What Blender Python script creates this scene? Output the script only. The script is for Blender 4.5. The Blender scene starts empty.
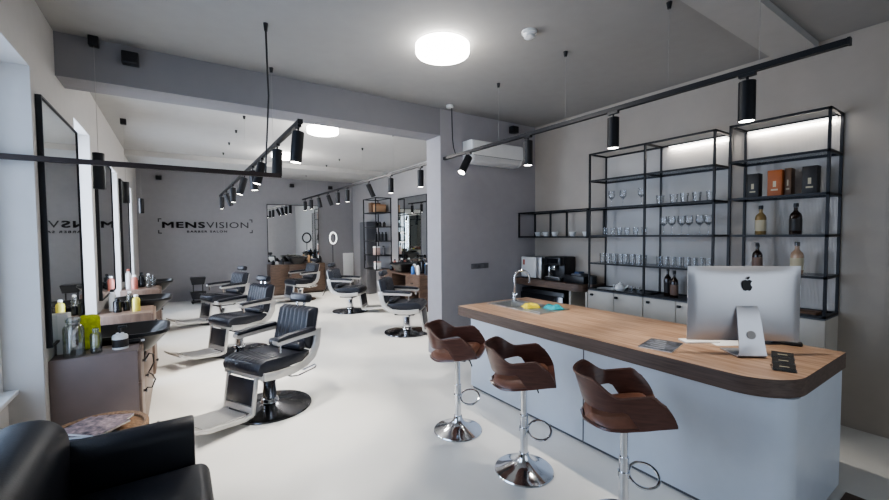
import bpy, bmesh, math, random
from mathutils import Vector, Matrix
random.seed(7)
PI = math.pi
sc = bpy.context.scene
C = sc.collection
R = math.radians

# ------------------------------------------------------------------ materials
MATS = {}
def mat(name, col, rough=0.5, metal=0.0, var=0.0, vscale=8.0, bump=0.0, bscale=60.0, spec=0.5, coat=0.0, stretch=None, col2=None):
    """Principled material whose colour is varied and whose surface is bumped by noise."""
    if name in MATS: return MATS[name]
    m = bpy.data.materials.new(name); m.use_nodes = True
    nt = m.node_tree; b = nt.nodes['Principled BSDF']
    b.inputs['Roughness'].default_value = rough
    b.inputs['Metallic'].default_value = metal
    b.inputs['Specular IOR Level'].default_value = spec
    b.inputs['Coat Weight'].default_value = coat
    tc = nt.nodes.new('ShaderNodeTexCoord')
    vec = tc.outputs['Object']
    if stretch:
        mp = nt.nodes.new('ShaderNodeMapping'); mp.inputs['Scale'].default_value = stretch
        nt.links.new(vec, mp.inputs['Vector']); vec = mp.outputs['Vector']
    n = nt.nodes.new('ShaderNodeTexNoise'); n.inputs['Scale'].default_value = vscale; n.inputs['Detail'].default_value = 4
    nt.links.new(vec, n.inputs['Vector'])
    r = nt.nodes.new('ShaderNodeValToRGB')
    lo = [max(0, c*(1-var)) for c in col]; hi = list(col2) if col2 else [min(1, c*(1+var)) for c in col]
    r.color_ramp.elements[0].color = (*lo, 1); r.color_ramp.elements[1].color = (*hi, 1)
    r.color_ramp.elements[0].position = .3; r.color_ramp.elements[1].position = .7
    nt.links.new(n.outputs['Fac'], r.inputs['Fac']); nt.links.new(r.outputs['Color'], b.inputs['Base Color'])
    if bump:
        n2 = nt.nodes.new('ShaderNodeTexNoise'); n2.inputs['Scale'].default_value = bscale
        nt.links.new(vec, n2.inputs['Vector'])
        bp = nt.nodes.new('ShaderNodeBump'); bp.inputs['Strength'].default_value = bump; bp.inputs['Distance'].default_value = .01
        nt.links.new(n2.outputs['Fac'], bp.inputs['Height']); nt.links.new(bp.outputs['Normal'], b.inputs['Normal'])
    MATS[name] = m; return m

def glow(name, col, strength):
    if name in MATS: return MATS[name]
    m = bpy.data.materials.new(name); m.use_nodes = True
    nt = m.node_tree; b = nt.nodes['Principled BSDF']
    b.inputs['Base Color'].default_value = (*col, 1)
    b.inputs['Emission Color'].default_value = (*col, 1); b.inputs['Emission Strength'].default_value = strength
    MATS[name] = m; return m

def glass(name, tint=(.95, .97, 1), gloss=.12, rough=.03):
    """Thin glass: mostly transparent with a Fresnel reflection."""
    if name in MATS: return MATS[name]
    m = bpy.data.materials.new(name); m.use_nodes = True
    nt = m.node_tree; nt.nodes.clear()
    o = nt.nodes.new('ShaderNodeOutputMaterial'); mx = nt.nodes.new('ShaderNodeMixShader')
    t = nt.nodes.new('ShaderNodeBsdfTransparent'); t.inputs['Color'].default_value = (*tint, 1)
    g = nt.nodes.new('ShaderNodeBsdfGlossy'); g.inputs['Roughness'].default_value = rough
    lw = nt.nodes.new('ShaderNodeLayerWeight'); lw.inputs['Blend'].default_value = .35
    ma = nt.nodes.new('ShaderNodeMath'); ma.operation = 'MULTIPLY_ADD'
    ma.inputs[1].default_value = .55; ma.inputs[2].default_value = gloss
    nt.links.new(lw.outputs['Fresnel'], ma.inputs[0]); nt.links.new(ma.outputs[0], mx.inputs[0])
    nt.links.new(t.outputs[0], mx.inputs[1]); nt.links.new(g.outputs[0], mx.inputs[2]); nt.links.new(mx.outputs[0], o.inputs[0])
    MATS[name] = m; return m

def wood(name, a, b, scale=2.0, stretch=(14, 1, 14), rough=.35, coat=0.0):
    if name in MATS: return MATS[name]
    m = bpy.data.materials.new(name); m.use_nodes = True
    nt = m.node_tree; p = nt.nodes['Principled BSDF']; p.inputs['Roughness'].default_value = rough
    p.inputs['Coat Weight'].default_value = coat
    tc = nt.nodes.new('ShaderNodeTexCoord'); mp = nt.nodes.new('ShaderNodeMapping'); mp.inputs['Scale'].default_value = stretch
    nt.links.new(tc.outputs['Object'], mp.inputs['Vector'])
    n = nt.nodes.new('ShaderNodeTexNoise'); n.inputs['Scale'].default_value = scale; n.inputs['Detail'].default_value = 7; n.inputs['Distortion'].default_value = .6
    nt.links.new(mp.outputs['Vector'], n.inputs['Vector'])
    r = nt.nodes.new('ShaderNodeValToRGB')
    r.color_ramp.elements[0].color = (*a, 1); r.color_ramp.elements[1].color = (*b, 1)
    r.color_ramp.elements[0].position = .32; r.color_ramp.elements[1].position = .68
    nt.links.new(n.outputs['Fac'], r.inputs['Fac']); nt.links.new(r.outputs['Color'], p.inputs['Base Color'])
    MATS[name] = m; return m

M_ceil = mat('ceiling_paint', (.43, .42, .405), .85, var=.02, bump=.03, bscale=90)
M_ceil_shaded = mat('reception_ceiling_shaded', (.33, .322, .31), .85, var=.02, bump=.03, bscale=90)  # same ceiling, with the reception's dimmer light darkened into its colour
M_wall_grey = mat('grey_wall_paint', (.27, .262, .275), .8, var=.025, bump=.03, bscale=120)
M_wall_warm = mat('warm_grey_plaster', (.43, .385, .335), .75, var=.05, vscale=3, bump=.04, bscale=60)
M_wall_left = mat('pale_wall_paint', (.56, .54, .52), .8, var=.02, bump=.03, bscale=120)
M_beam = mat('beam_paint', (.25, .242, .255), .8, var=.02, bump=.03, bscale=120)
M_floor = mat('epoxy_floor', (.80, .79, .755), .26, var=.035, vscale=1.6, bump=.015, bscale=9)
M_black = mat('black_metal', (.012, .012, .014), .45, .2, var=.1)
M_blackp = mat('black_plastic', (.014, .014, .016), .38, var=.1)
M_gloss = mat('black_gloss', (.008, .008, .01), .1, var=.1)
M_leather = mat('black_leather', (.017, .019, .027), .36, var=.25, vscale=12, bump=.12, bscale=160)
M_sofa = mat('armchair_leather', (.011, .012, .017), .46, var=.2, vscale=7, bump=.10, bscale=130)
M_chrome = mat('chrome', (.75, .76, .78), .1, 1.0, var=.03)
M_darkchrome = mat('dark_polished_metal', (.16, .16, .17), .12, .95, var=.1)
M_silver = mat('silver_paint', (.60, .59, .57), .32, .55, var=.04)
M_alu = mat('anodised_aluminium', (.60, .60, .62), .36, .75, var=.02)
M_steel = mat('brushed_steel', (.72, .72, .71), .36, 1.0, var=.08, stretch=(1, 40, 1))
M_white = mat('white_plastic', (.80, .80, .79), .35, var=.02)
M_cream = mat('cream_lacquer', (.50, .465, .41), .4, var=.02)
M_desk = mat('white_desk_lacquer', (.64, .69, .76), .33, var=.02)
M_plinth = mat('dark_plinth', (.10, .105, .12), .5, var=.05)
M_oak = wood('oak_worktop', (.27, .16, .10), (.50, .34, .235), 2.2, (16, 1.3, 6), .36)
M_oakedge = wood('dark_oak_edge', (.095, .066, .054), (.155, .110, .090), 2.4, (10, 1.5, 40), .4)
M_ply = wood('walnut_ply', (.085, .034, .024), (.14, .060, .043), 2.5, (3, 3, 18), .3, .25)
M_trim = wood('light_ply_edge', (.13, .062, .045), (.19, .10, .075), 4, (6, 6, 30), .4)
M_tan = mat('brown_seat_leather', (.20, .092, .060), .36, var=.18, vscale=9, bump=.06)
M_cabside = mat('taupe_cabinet_laminate', (.21, .165, .155), .42, var=.06, vscale=5)
M_cabfront = wood('brown_cabinet_front', (.15, .102, .077), (.22, .152, .115), 2.2, (10, 10, 2), .45)
M_cabwood = wood('walnut_cabinet', (.085, .055, .040), (.15, .098, .072), 2.2, (3, 3, 14), .45)
M_mirror = mat('mirror_silver', (.80, .83, .82), .012, 1.0, var=.0)
M_glass = glass('clear_glass', (.97, .975, .98), .03, .15)
M_shelfglass = glass('blue_shelf_glass', (.74, .84, .93), .30, .12)
M_pane = glass('window_pane', (.97, .98, 1), .04)
M_acryl = glass('clear_acrylic', (.93, .95, .97), .18)
M_amber = mat('amber_spirit', (.30, .20, .08), .12, var=.1, coat=.5)
M_darkbottle = mat('dark_spirit_glass', (.025, .012, .008), .1, var=.1, coat=.5)
M_label = mat('cream_label', (.55, .48, .33), .6, var=.1)
M_orange = mat('orange_carton', (.45, .13, .035), .5, var=.1)
M_blackcard = mat('black_carton', (.03, .026, .024), .5, var=.15)
M_browncard = mat('brown_carton', (.16, .085, .045), .5, var=.15)
M_paper = mat('white_paper', (.78, .78, .77), .6, var=.02)
M_yellow = mat('yellow_cloth', (.75, .62, .04), .85, var=.15, vscale=40, bump=.4, bscale=90)
M_teal = mat('teal_cloth', (.02, .34, .40), .85, var=.2, vscale=40, bump=.4, bscale=90)
M_lime = mat('lime_yellow_cloth', (.58, .62, .03), .8, var=.25, vscale=30, bump=.5, bscale=80)
M_blue = mat('blue_plastic', (.05, .16, .42), .35, var=.1)
M_red = mat('pale_red_plastic', (.45, .16, .12), .4, var=.1)
M_grey = mat('dark_grey_laminate', (.13, .13, .14), .5, var=.05)
M_rattan = mat('rattan', (.24, .14, .075), .6, var=.35, vscale=60, bump=.5, bscale=70)
M_print = mat('magazine_print', (.02, .03, .075), .35, var=.6, vscale=34, col2=(.46, .33, .31))
M_print2 = mat('magazine_print_dark', (.012, .014, .02), .35, var=.3, vscale=30, col2=(.16, .17, .2))
M_ceilspot = glow('lamp_diffuser', (1, .985, .96), 9)
M_lens = glow('spot_lens', (1, .95, .88), 14)
M_ring = glow('ring_glow', (1, 1, 1), 1.1)
M_cordm = mat('white_cord', (.36, .35, .33), .6, var=.05)
M_mat = wood('brown_floor_mat', (.10, .07, .055), (.16, .115, .09), 3, (8, 2, 8), .7)

# ------------------------------------------------------------------ mesh builder
class MB:
    def __init__(s): s.bm = bmesh.new()
    def _add(s, t, M=None):
        me = bpy.data.meshes.new('t'); t.to_mesh(me); t.free()
        if M is not None: me.transform(M)
        s.bm.from_mesh(me); bpy.data.meshes.remove(me); return s
    def box(s, c, d, rz=0, bev=0, seg=2, M=None):
        t = bmesh.new(); bmesh.ops.create_cube(t, size=1)
        bmesh.ops.scale(t, vec=d, verts=t.verts)
        if bev:
            bmesh.ops.bevel(t, geom=t.edges[:], offset=min(bev, min(d)*.49), segments=seg, profile=.5, affect='EDGES')
        T = Matrix.Translation(c) @ Matrix.Rotation(rz, 4, 'Z')
        return s._add(t, (M @ T) if M is not None else T)
    def b2(s, x0, x1, y0, y1, z0, z1, bev=0, seg=2, M=None):
        return s.box(((x0+x1)/2, (y0+y1)/2, (z0+z1)/2), (abs(x1-x0), abs(y1-y0), abs(z1-z0)), 0, bev, seg, M)
    def cyl(s, p0, p1, r0, r1=None, n=20):
        p0, p1 = Vector(p0), Vector(p1); d = p1-p0
        t = bmesh.new(); bmesh.ops.create_cone(t, cap_ends=True, segments=n, radius1=r0, radius2=r0 if r1 is None else r1, depth=d.length)
        return s._add(t, Matrix.Translation((p0+p1)/2) @ d.to_track_quat('Z', 'Y').to_matrix().to_4x4())
    def lathe(s, prof, n=28, c=(0, 0, 0), M=None):
        t = bmesh.new(); rings = []
        for r, z in prof:
            if r < 1e-5: rings.append([t.verts.new((0, 0, z))])
            else: rings.append([t.verts.new((r*math.cos(2*PI*i/n), r*math.sin(2*PI*i/n), z)) for i in range(n)])
        for a, b in zip(rings, rings[1:]):
            for i in range(n):
                j = (i+1) % n
                if len(a) == 1 and len(b) == 1: continue
                if len(a) == 1: t.faces.new((a[0], b[i], b[j]))
                elif len(b) == 1: t.faces.new((a[i], a[j], b[0]))
                else: t.faces.new((a[i], a[j], b[j], b[i]))
        bmesh.ops.recalc_face_normals(t, faces=t.faces[:])
        T = Matrix.Translation(c)
        return s._add(t, (M @ T) if M is not None else T)
    def tube(s, path, r, n=10, closed=False):
        t = bmesh.new(); P = [Vector(p) for p in path]; N = len(P); rings = []; up = None
        for i, p in enumerate(P):
            a = P[(i-1) % N] if (closed or i > 0) else p
            b = P[(i+1) % N] if (closed or i < N-1) else p
            d = (b-a).normalized()
            if up is None:
                up = Vector((0, 0, 1)) if abs(d.z) < .9 else Vector((1, 0, 0))
            x = d.cross(up)
            if x.length < 1e-4: x = d.orthogonal()
            x.normalize(); y = x.cross(d).normalized(); up = y
            rings.append([t.verts.new(p + (x*math.cos(2*PI*k/n)+y*math.sin(2*PI*k/n))*r) for k in range(n)])
        for i in range(N if closed else N-1):
            a, b = rings[i], rings[(i+1) % N]
            for k in range(n): t.faces.new((a[k], a[(k+1) % n], b[(k+1) % n], b[k]))
        if not closed:
            t.faces.new(rings[0]); t.faces.new(rings[-1])
        bmesh.ops.recalc_face_normals(t, faces=t.faces[:])
        return s._add(t)
    def prism(s, poly, axis, a, b, bev=0, M=None, holes=()):
        """polygon in the two other axes extruded along axis from a to b"""
        t = bmesh.new()
        def v3(u, w, h): return {'x': (h, u, w), 'y': (u, h, w), 'z': (u, w, h)}[axis]
        loops = [poly, *holes]
        if not holes:
            f = [t.faces.new([t.verts.new(v3(u, w, a)) for u, w in poly])]
        else:
            es = []
            for lp in loops:
                vs = [t.verts.new(v3(u, w, a)) for u, w in lp]
                es += [t.edges.new((vs[i], vs[(i+1) % len(vs)])) for i in range(len(vs))]
            g = bmesh.ops.triangle_fill(t, use_beauty=True, use_dissolve=False, edges=es)
            f = [x for x in g['geom'] if isinstance(x, bmesh.types.BMFace)]
        e = bmesh.ops.extrude_face_region(t, geom=f)
        vs = [x for x in e['geom'] if isinstance(x, bmesh.types.BMVert)]
        bmesh.ops.translate(t, verts=vs, vec=Vector(v3(0, 0, b))-Vector(v3(0, 0, a)))
        bmesh.ops.recalc_face_normals(t, faces=t.faces[:])
        if bev:
            ee = [x for x in t.edges if len(x.link_faces) == 2 and x.calc_face_angle(0) > .6]
            bmesh.ops.bevel(t, geom=ee, offset=bev, segments=2, profile=.5, affect='EDGES')
        return s._add(t, M)
    def grid(s, rows, thick=0, closed_u=False):
        """surface through rows of points; thick gives it two sides"""
        t = bmesh.new(); V = [[t.verts.new(p) for p in r] for r in rows]
        for i in range(len(V)-1):
            for j in range(len(V[0])-1): t.faces.new((V[i][j], V[i+1][j], V[i+1][j+1], V[i][j+1]))
        bmesh.ops.recalc_face_normals(t, faces=t.faces[:])
        if thick: bmesh.ops.solidify(t, geom=t.faces[:], thickness=thick)
        bmesh.ops.recalc_face_normals(t, faces=t.faces[:])
        return s._add(t)
    def build(s, name, material, parent=None, sub=0, sharp=35):
        me = bpy.data.meshes.new(name)
        for e in s.bm.edges:
            if len(e.link_faces) == 2 and e.calc_face_angle(0) > R(sharp): e.smooth = False
        for f in s.bm.faces: f.smooth = True
        s.bm.to_mesh(me); s.bm.free()
        o = bpy.data.objects.new(name, me); me.materials.append(material)
        C.objects.link(o)
        if parent is not None: o.parent = parent
        if sub:
            md = o.modifiers.new('smooth', 'SUBSURF'); md.levels = sub; md.render_levels = sub
        return o

def tag(o, label, cat, group=None):
    o['label'] = label; o['category'] = cat
    if group: o['group'] = group
    return o
def thing(name, label, cat, loc=(0, 0, 0), rz=0, group=None):
    o = bpy.data.objects.new(name, None); o.empty_display_size = .1; C.objects.link(o)
    o.location = loc; o.rotation_euler = (0, 0, rz)
    return tag(o, label, cat, group)
def dup(root, loc, rz, label, group=None, scale=None):
    r = root.copy(); C.objects.link(r); r.location = loc; r.rotation_euler = (0, 0, rz)
    if scale: r.scale = (scale,)*3
    tag(r, label, root['category'], group or root.get('group'))
    for ch in list(root.children):
        c = ch.copy(); C.objects.link(c); c.parent = r
        for g in list(ch.children):
            d = g.copy(); C.objects.link(d); d.parent = c
    return r
def struct(o): o['kind'] = 'structure'; return o
def text_mesh(name, body, size, material, parent, M, sx=1.0, bold=0.0, extrude=.004, align='LEFT', spacing=1.0):
    cu = bpy.data.curves.new(name, 'FONT'); cu.body = body; cu.size = size; cu.extrude = extrude; cu.offset = bold
    cu.align_x = align; cu.space_character = spacing; cu.resolution_u = 3
    o = bpy.data.objects.new(name+'_c', cu); C.objects.link(o)
    bpy.context.view_layer.update()
    me = bpy.data.meshes.new_from_object(o.evaluated_get(bpy.context.evaluated_depsgraph_get()))
    C.objects.unlink(o); bpy.data.objects.remove(o)
    me.transform(M @ Matrix.Diagonal((sx, 1, 1, 1)))
    me.materials.clear(); me.materials.append(material); me.name = name
    p = bpy.data.objects.new(name, me); C.objects.link(p)
    if parent is not None: p.parent = parent
    return p
ORD = ['first', 'second', 'third', 'fourth', 'fifth', 'sixth', 'seventh', 'eighth', 'ninth', 'tenth', 'eleventh', 'twelfth']

# ------------------------------------------------------------------ room dimensions
WL, WR, ZC = -.779, 4.743, 3.345
YB, YB2, ZB = 4.49, 4.84, 2.993          # dividing wall / beam
YF, YL = -2.6, 12.36                      # front glazing, logo wall
XC = 2.953                                # edge of the dividing wall

# ------------------------------------------------------------------ setting
struct(MB().b2(-1.6, WR+.3, YF-.3, YL+.3, -.1, 0).build('floor', M_floor))
struct(MB().b2(-1.6, WR+.3, YB2-.1, YL+.3, ZC, ZC+.1).build('ceiling', M_ceil))
struct(MB().b2(-1.6, WR+.3, YF-.3, YB2-.1, ZC, ZC+.1).build('ceiling', M_ceil_shaded))
struct(MB().b2(WR, WR+.2, YF-.2, YB+.1, 0, ZC).build('wall_right', M_wall_warm))
struct(MB().b2(WR, WR+.2, YB+.1, YL+.2, 0, ZC).build('wall_right', mat('hall_wall_paint', (.35, .335, .33), .8, var=.025, bump=.03, bscale=120)))
struct(MB().b2(-1.3, WR, YL, YL+.2, 0, ZC).build('wall_back', M_wall_grey))
struct(MB().b2(XC, WR, YB, YB2, 0, ZC).build('wall_middle', mat('middle_wall_paint', (.36, .345, .36), .8, var=.025, bump=.03, bscale=120)))
struct(MB().b2(WL, XC, YB, YB2, ZB, ZC).build('trim_1', M_beam))
struct(MB().b2(WL, WR, 1.14, 1.44, 3.285, ZC).build('trim_2', M_ceil))
struct(MB().b2(WL, WR, 9.75, 10.75, 3.24, ZC).build('trim_3', M_ceil))
# left wall: pillars between full-height window niches
niches = [(1.6, 3.78, 2.82), (5.16, 6.0, 2.82), (7.62, 8.47, 2.72), (10.05, 10.95, 2.72)]
m = MB(); y = YF-.2
for a, b, zt in niches:
    m.b2(-1.2, WL, y, a, 0, ZC); m.b2(-1.2, WL, a, b, zt, ZC); m.b2(-1.2, -.955, a, b, 0, .64); y = b
m.b2(-1.2, WL, y, YL, 0, ZC)
struct(m.build('wall_left', M_wall_left))
for i, (a, b, zt) in enumerate(niches):
    f = MB()
    for y0, y1, z0, z1 in ((a, a+.06, .64, zt), (b-.06, b, .64, zt), (a+.06, b-.06, .64, .70), (a+.06, b-.06, zt-.06, zt)):
        f.b2(-1.05, -.975, y0, y1, z0, z1)
    w = struct(f.build('window_%d' % (i+1), M_white))
    MB().b2(-1.015, -1.01, a+.06, b-.06, .70, zt-.06).build('window_glass', M_pane, w)
    MB().b2(-.99, -.90, a+.004, b-.004, .64, .668, .004).build('window_sill', M_white, w)
# shop front behind the camera
m = MB(); m.b2(-1.3, -.3, YF-.2, YF, 0, ZC); m.b2(4.2, WR, YF-.2, YF, 0, ZC); m.b2(-.3, 4.2, YF-.2, YF, 2.9, ZC); m.b2(-.3, 4.2, YF-.2, YF, 0, .25)
struct(m.build('wall_front', M_wall_left))
f = MB()
for x0, x1, z0, z1 in ((-.3, -.22, .25, 2.9), (4.12, 4.2, .25, 2.9), (1.9, 1.98, .33, 2.82), (-.22, 4.12, .25, .33), (-.22, 4.12, 2.82, 2.9)):
    f.b2(x0, x1, YF-.13, YF-.05, z0, z1)
w = struct(f.build('window_5', M_black))
MB().b2(-.22, 4.12, YF-.095, YF-.09, .33, 2.82).build('window_glass', M_pane, w)

# ------------------------------------------------------------------ ceiling fittings
def ceiling_lamp(x, y, label, r=.235):
    t = thing('ceiling_lamp', label, 'ceiling lamp', (x, y, ZC), 0, 'round ceiling lamps')
    MB().lathe([(0, 0), (r*.86, 0), (r*.86, -.025), (0, -.025)], 40).build('base', M_white, t)
    MB().lathe([(0, -.025), (r, -.025), (r, -.085), (r*.97, -.098), (r*.9, -.104), (0, -.106)], 48).build('diffuser', M_ceilspot, t)
ceiling_lamp(1.975, 2.955, 'large round white ceiling lamp over the reception, in front of the beam')
ceiling_lamp(1.92, 6.2, 'round white ceiling lamp just behind the long beam')
ceiling_lamp(1.86, 8.6, 'round white ceiling lamp farthest back in the barber hall')
t = thing('smoke_detector', 'small round white smoke detector on the reception ceiling', 'smoke detector', (2.464, 2.40, ZC))
MB().lathe([(0, 0), (.062, 0), (.062, -.02), (0, -.02)], 24).build('base', M_white, t)
MB().lathe([(0, -.02), (.05, -.02), (.05, -.026), (.042, -.034), (.042, -.05), (.03, -.058), (0, -.06)], 24).build('sensor_head', M_white, t)

def rail(name, label, x, y0, y1, z, hooks, hx=None, wires=True):
    t = thing(name, label, 'track lighting', (x, y0, z), 0, 'black lighting tracks')
    L = y1-y0
    MB().b2(-.018, .018, 0, L, 0, .034).build('track', M_black, t)
    MB().b2(-.020, .020, -.012, .0, -.002, .036).build('end_cap', M_blackp, t)
    for hy in hooks:
        MB().cyl((0, hy-y0, .034), (0, hy-y0, ZC-z-.04), .0014, n=6).build('suspension_wire', M_cordm, t)
        MB().cyl((0, hy-y0, ZC-z-.045), (0, hy-y0, ZC-z), .012, .020, 12).build('ceiling_hook', M_blackp, t)
    return t
ZL, ZR = 2.555, 2.675
rail('lighting_track', 'black ceiling track with spotlights over the left row of barber chairs', .8325, 3.27, 10.2, ZL, (4.31, 6.22, 7.12, 8.11, 9.15))
tr = rail('lighting_track', 'black ceiling track with spotlights running past the shelves to the dividing wall', 3.014, .607, YB-.001, ZR, (1.0, 1.55, 2.48, 3.40))
MB().tube([(0.0, 3.70, ZC-ZR-.03), (.005, 3.70, .45), (.01, 3.70, .25), (0.0, 3.66, .12), (0, 3.62, .034)], .006, 8).build('power_cord', M_blackp, tr)
MB().cyl((-.03, 3.70, ZC-ZR-.03), (-.03, 3.70, ZC-ZR), .045, n=20).build('ceiling_rose', M_white, tr)
rail('lighting_track', 'black ceiling track over the right row of barber chairs, behind the dividing wall', 3.014, YB2+.03, 11.7, ZR, (6.0, 7.3, 8.6, 9.5, 11.3))

# spotlight heads
def spotlight_proto(tilt_x, tilt_y):
    t = thing('track_spotlight', '', 'spotlight')
    MB().b2(-.015, .015, -.045, .045, -.020, 0).build('adapter', M_blackp, t)
    MB().cyl((0, 0, -.05), (0, 0, -.018), .008, n=10).build('bracket', M_blackp, t)
    Mx = Matrix.Translation((0, 0, -.052)) @ Matrix.Rotation(tilt_y, 4, 'Y') @ Matrix.Rotation(tilt_x, 4, 'X')
    b = MB().lathe([(0, .004), (.040, .004), (.046, 0), (.046, -.245), (.041, -.245), (.041, -.236), (0, -.236)], 28, (0, 0, 0), Mx).build('lamp_head', M_black, t)
    MB().lathe([(0, -.2345), (.0405, -.2345), (.0405, -.2425), (0, -.2425)], 24, (0, 0, 0), Mx).build('lens', M_lens, b)
    d = (Mx.to_3x3() @ Vector((0, 0, -1))).normalized()
    return t, d, Mx @ Vector((0, 0, -.25))
SPOTLAMPS = []
def spotrow(x, z, items, where, group, power):
    for i, (y, tx, ty, desc) in enumerate(items):
        t, d, p = spotlight_proto(R(tx), R(ty))
        t.location = (x, y, z)
        tag(t, desc, 'spotlight', group)
        SPOTLAMPS.append((Vector((x, y, z)) + p, d, power))
L_ = 'black cylinder spotlight, {} from the near end of the left track'
spotrow(.8325, ZL, [(3.325, 0, 6, L_.format('first')), (4.12, 0, 2, L_.format('second')), (4.95, 0, 14, L_.format('third')),
    (5.6, 0, -4, L_.format('fourth')), (6.35, 0, 16, L_.format('fifth')), (7.75, 0, 0, L_.format('sixth')),
    (8.85, 8, -20, L_.format('seventh')), (9.75, 0, 0, L_.format('eighth'))], '', 'spotlights on the left track', 110)
spotrow(3.014, ZR, [(1.06, 0, 0, 'black cylinder spotlight beside the tall shelf with bottles, nearest on its track'), (1.99, 0, 0, 'black cylinder spotlight hanging in front of the glass shelf, second on its track'),
    (2.95, 0, 0, 'black cylinder spotlight hanging right of the air conditioner'), (3.95, -8, 34, 'tilted black cylinder spotlight left of the air conditioner')], '', 'spotlights on the reception track', 50)
R_ = 'black cylinder spotlight, {} from the pillar on the far right track'
spotrow(3.014, ZR, [(5.12, 0, 0, R_.format('first')), (6.1, 0, 0, R_.format('second')), (7.05, 6, -28, R_.format('third')), (8.15, 0, 0, R_.format('fourth')),
    (8.75, 0, 0, R_.format('fifth')), (9.45, 6, -24, R_.format('sixth')), (10.2, 0, -12, R_.format('seventh')), (10.85, 0, 0, R_.format('eighth')), (11.45, 0, 0, R_.format('ninth'))], '', 'spotlights on the far right track', 85)

# thin rail across the left foreground
t = thing('wall_rail', 'thin dark rail crossing the left foreground, fed by a black cable', 'rail', (-.974, 3.74, 2.205))
MB().b2(.012, 1.757, -.014, .014, -.018, .018).build('bar', mat('brown_black_metal', (.03, .02, .018), .45, .3, var=.1), t)
MB().b2(0, .012, -.03, .03, -.03, .03, .003).build('wall_plate', M_black, t)
MB().tube([(1.605, -.3, ZC-2.205-.03), (1.61, -.3, .75), (1.625, -.24, .6), (1.63, -.1, .3), (1.63, -.0, .016)], .007, 8).build('power_cord', M_blackp, t)
MB().cyl((1.605, -.3, ZC-2.205-.06), (1.605, -.3, ZC-2.205), .012, .018, 12).build('ceiling_hook', M_blackp, t)

# pendants along the mirrors
for i, (x, y, d) in enumerate([(-.525, 4.44, 'nearest, beside the first mirror'), (-.575, 7.28, 'middle one, beside the second mirror'), (-.57, 10.3, 'farthest, near the logo wall')]):
    t = thing('pendant_lamp', 'slim black cylinder pendant on a thin cord, '+d, 'pendant lamp', (x, y, ZC), 0, 'pendant lamps along the mirrors')
    zt = 2.385-ZC if i == 0 else 2.46-ZC
    MB().b2(-.034, .034, -.034, .034, -.08, 0, .006).build('canopy', M_black, t)
    MB().cyl((0, 0, zt), (0, 0, -.08), .0015, n=6).build('cord', M_cordm, t)
    s_ = MB().lathe([(0, zt), (.04, zt), (.042, zt-.005), (.042, zt-.30), (.036, zt-.30), (.036, zt-.285), (0, zt-.285)], 24).build('lamp_shade', M_black, t)

# loudspeakers
def speaker(loc, rz, label):
    t = thing('wall_speaker', label, 'speaker', loc, rz, 'small black loudspeakers')
    MB().b2(-.06, .06, -.11, -.02, -.05, .05, .008).build('cabinet', M_blackp, t)
    MB().b2(-.02, .02, -.02, 0, -.02, .02).build('wall_mount', M_blackp, t)
    MB().b2(-.052, .052, -.113, -.110, -.042, .042).build('grille', M_black, t)
speaker((-.285, YB, 3.215), 0, 'small black box loudspeaker on the front of the long beam')
speaker((4.225, YB, 3.225), 0, 'small black box loudspeaker above the air conditioner')
speaker((-.32, YL, 3.14), 0, 'small black box loudspeaker high on the logo wall, left of the logo')
speaker((2.86, YL, 3.14), 0, 'small black box loudspeaker high on the logo wall, right of the logo')
speaker((4.0, YL, 3.14), 0, 'small black box loudspeaker near the far right corner of the hall')

# ------------------------------------------------------------------ logo
t = thing('wall_lettering', 'black lettering MENSVISION BARBER SALON inside corner brackets on the grey back wall', 'sign', (0, YL, 0))
Mt = lambda x, z: Matrix.Translation((x, -.006, z)) @ Matrix.Rotation(PI/2, 4, 'X')
def fit_text(name, body, x0, x1, z0, h, bold, spacing=1.0):
    o = text_mesh(name, body, 1, M_blackp, t, Matrix.Identity(4), 1, 0, .004, 'LEFT', spacing)
    if bold:
        b_ = bmesh.new(); b_.from_mesh(o.data); g = b_.verts[:] + b_.edges[:] + b_.faces[:]
        for dx, dy in ((bold, 0), (0, bold), (bold, bold), (bold/2, bold/2)):
            n_ = bmesh.ops.duplicate(b_, geom=g)
            bmesh.ops.translate(b_, verts=[v for v in n_['geom'] if isinstance(v, bmesh.types.BMVert)], vec=(dx, dy, 0))
        b_.to_mesh(o.data); b_.free()
    xs = [v.co.x for v in o.data.vertices]; ys = [v.co.y for v in o.data.vertices]
    a, b, lo, hi = min(xs), max(xs), min(ys), max(ys)
    S = Matrix.Diagonal(((x1-x0)/(b-a), h/(hi-lo), 1, 1)) @ Matrix.Translation((-a, -lo, 0))
    o.data.transform(Mt(x0, z0) @ S)
fit_text('bold_word', 'MENS', -.285, .645, 1.895, .16, .055, 1.12)
fit_text('light_word', 'VISION', .675, 1.685, 1.895, .16, 0, 1.08)
fit_text('tagline', 'BARBER SALON', .24, 1.155, 1.775, .055, .045, 1.35)
for sx, x in ((1, -.37), (-1, 1.79)):
    for sz, z in ((-1, 2.135), (1, 1.755)):
        MB().b2(x, x+sx*.075, -.012, 0, z, z+sz*.022).b2(x, x+sx*.022, -.012, 0, z+sz*.022, z+sz*.085).build('corner_bracket', M_blackp, t)

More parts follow.
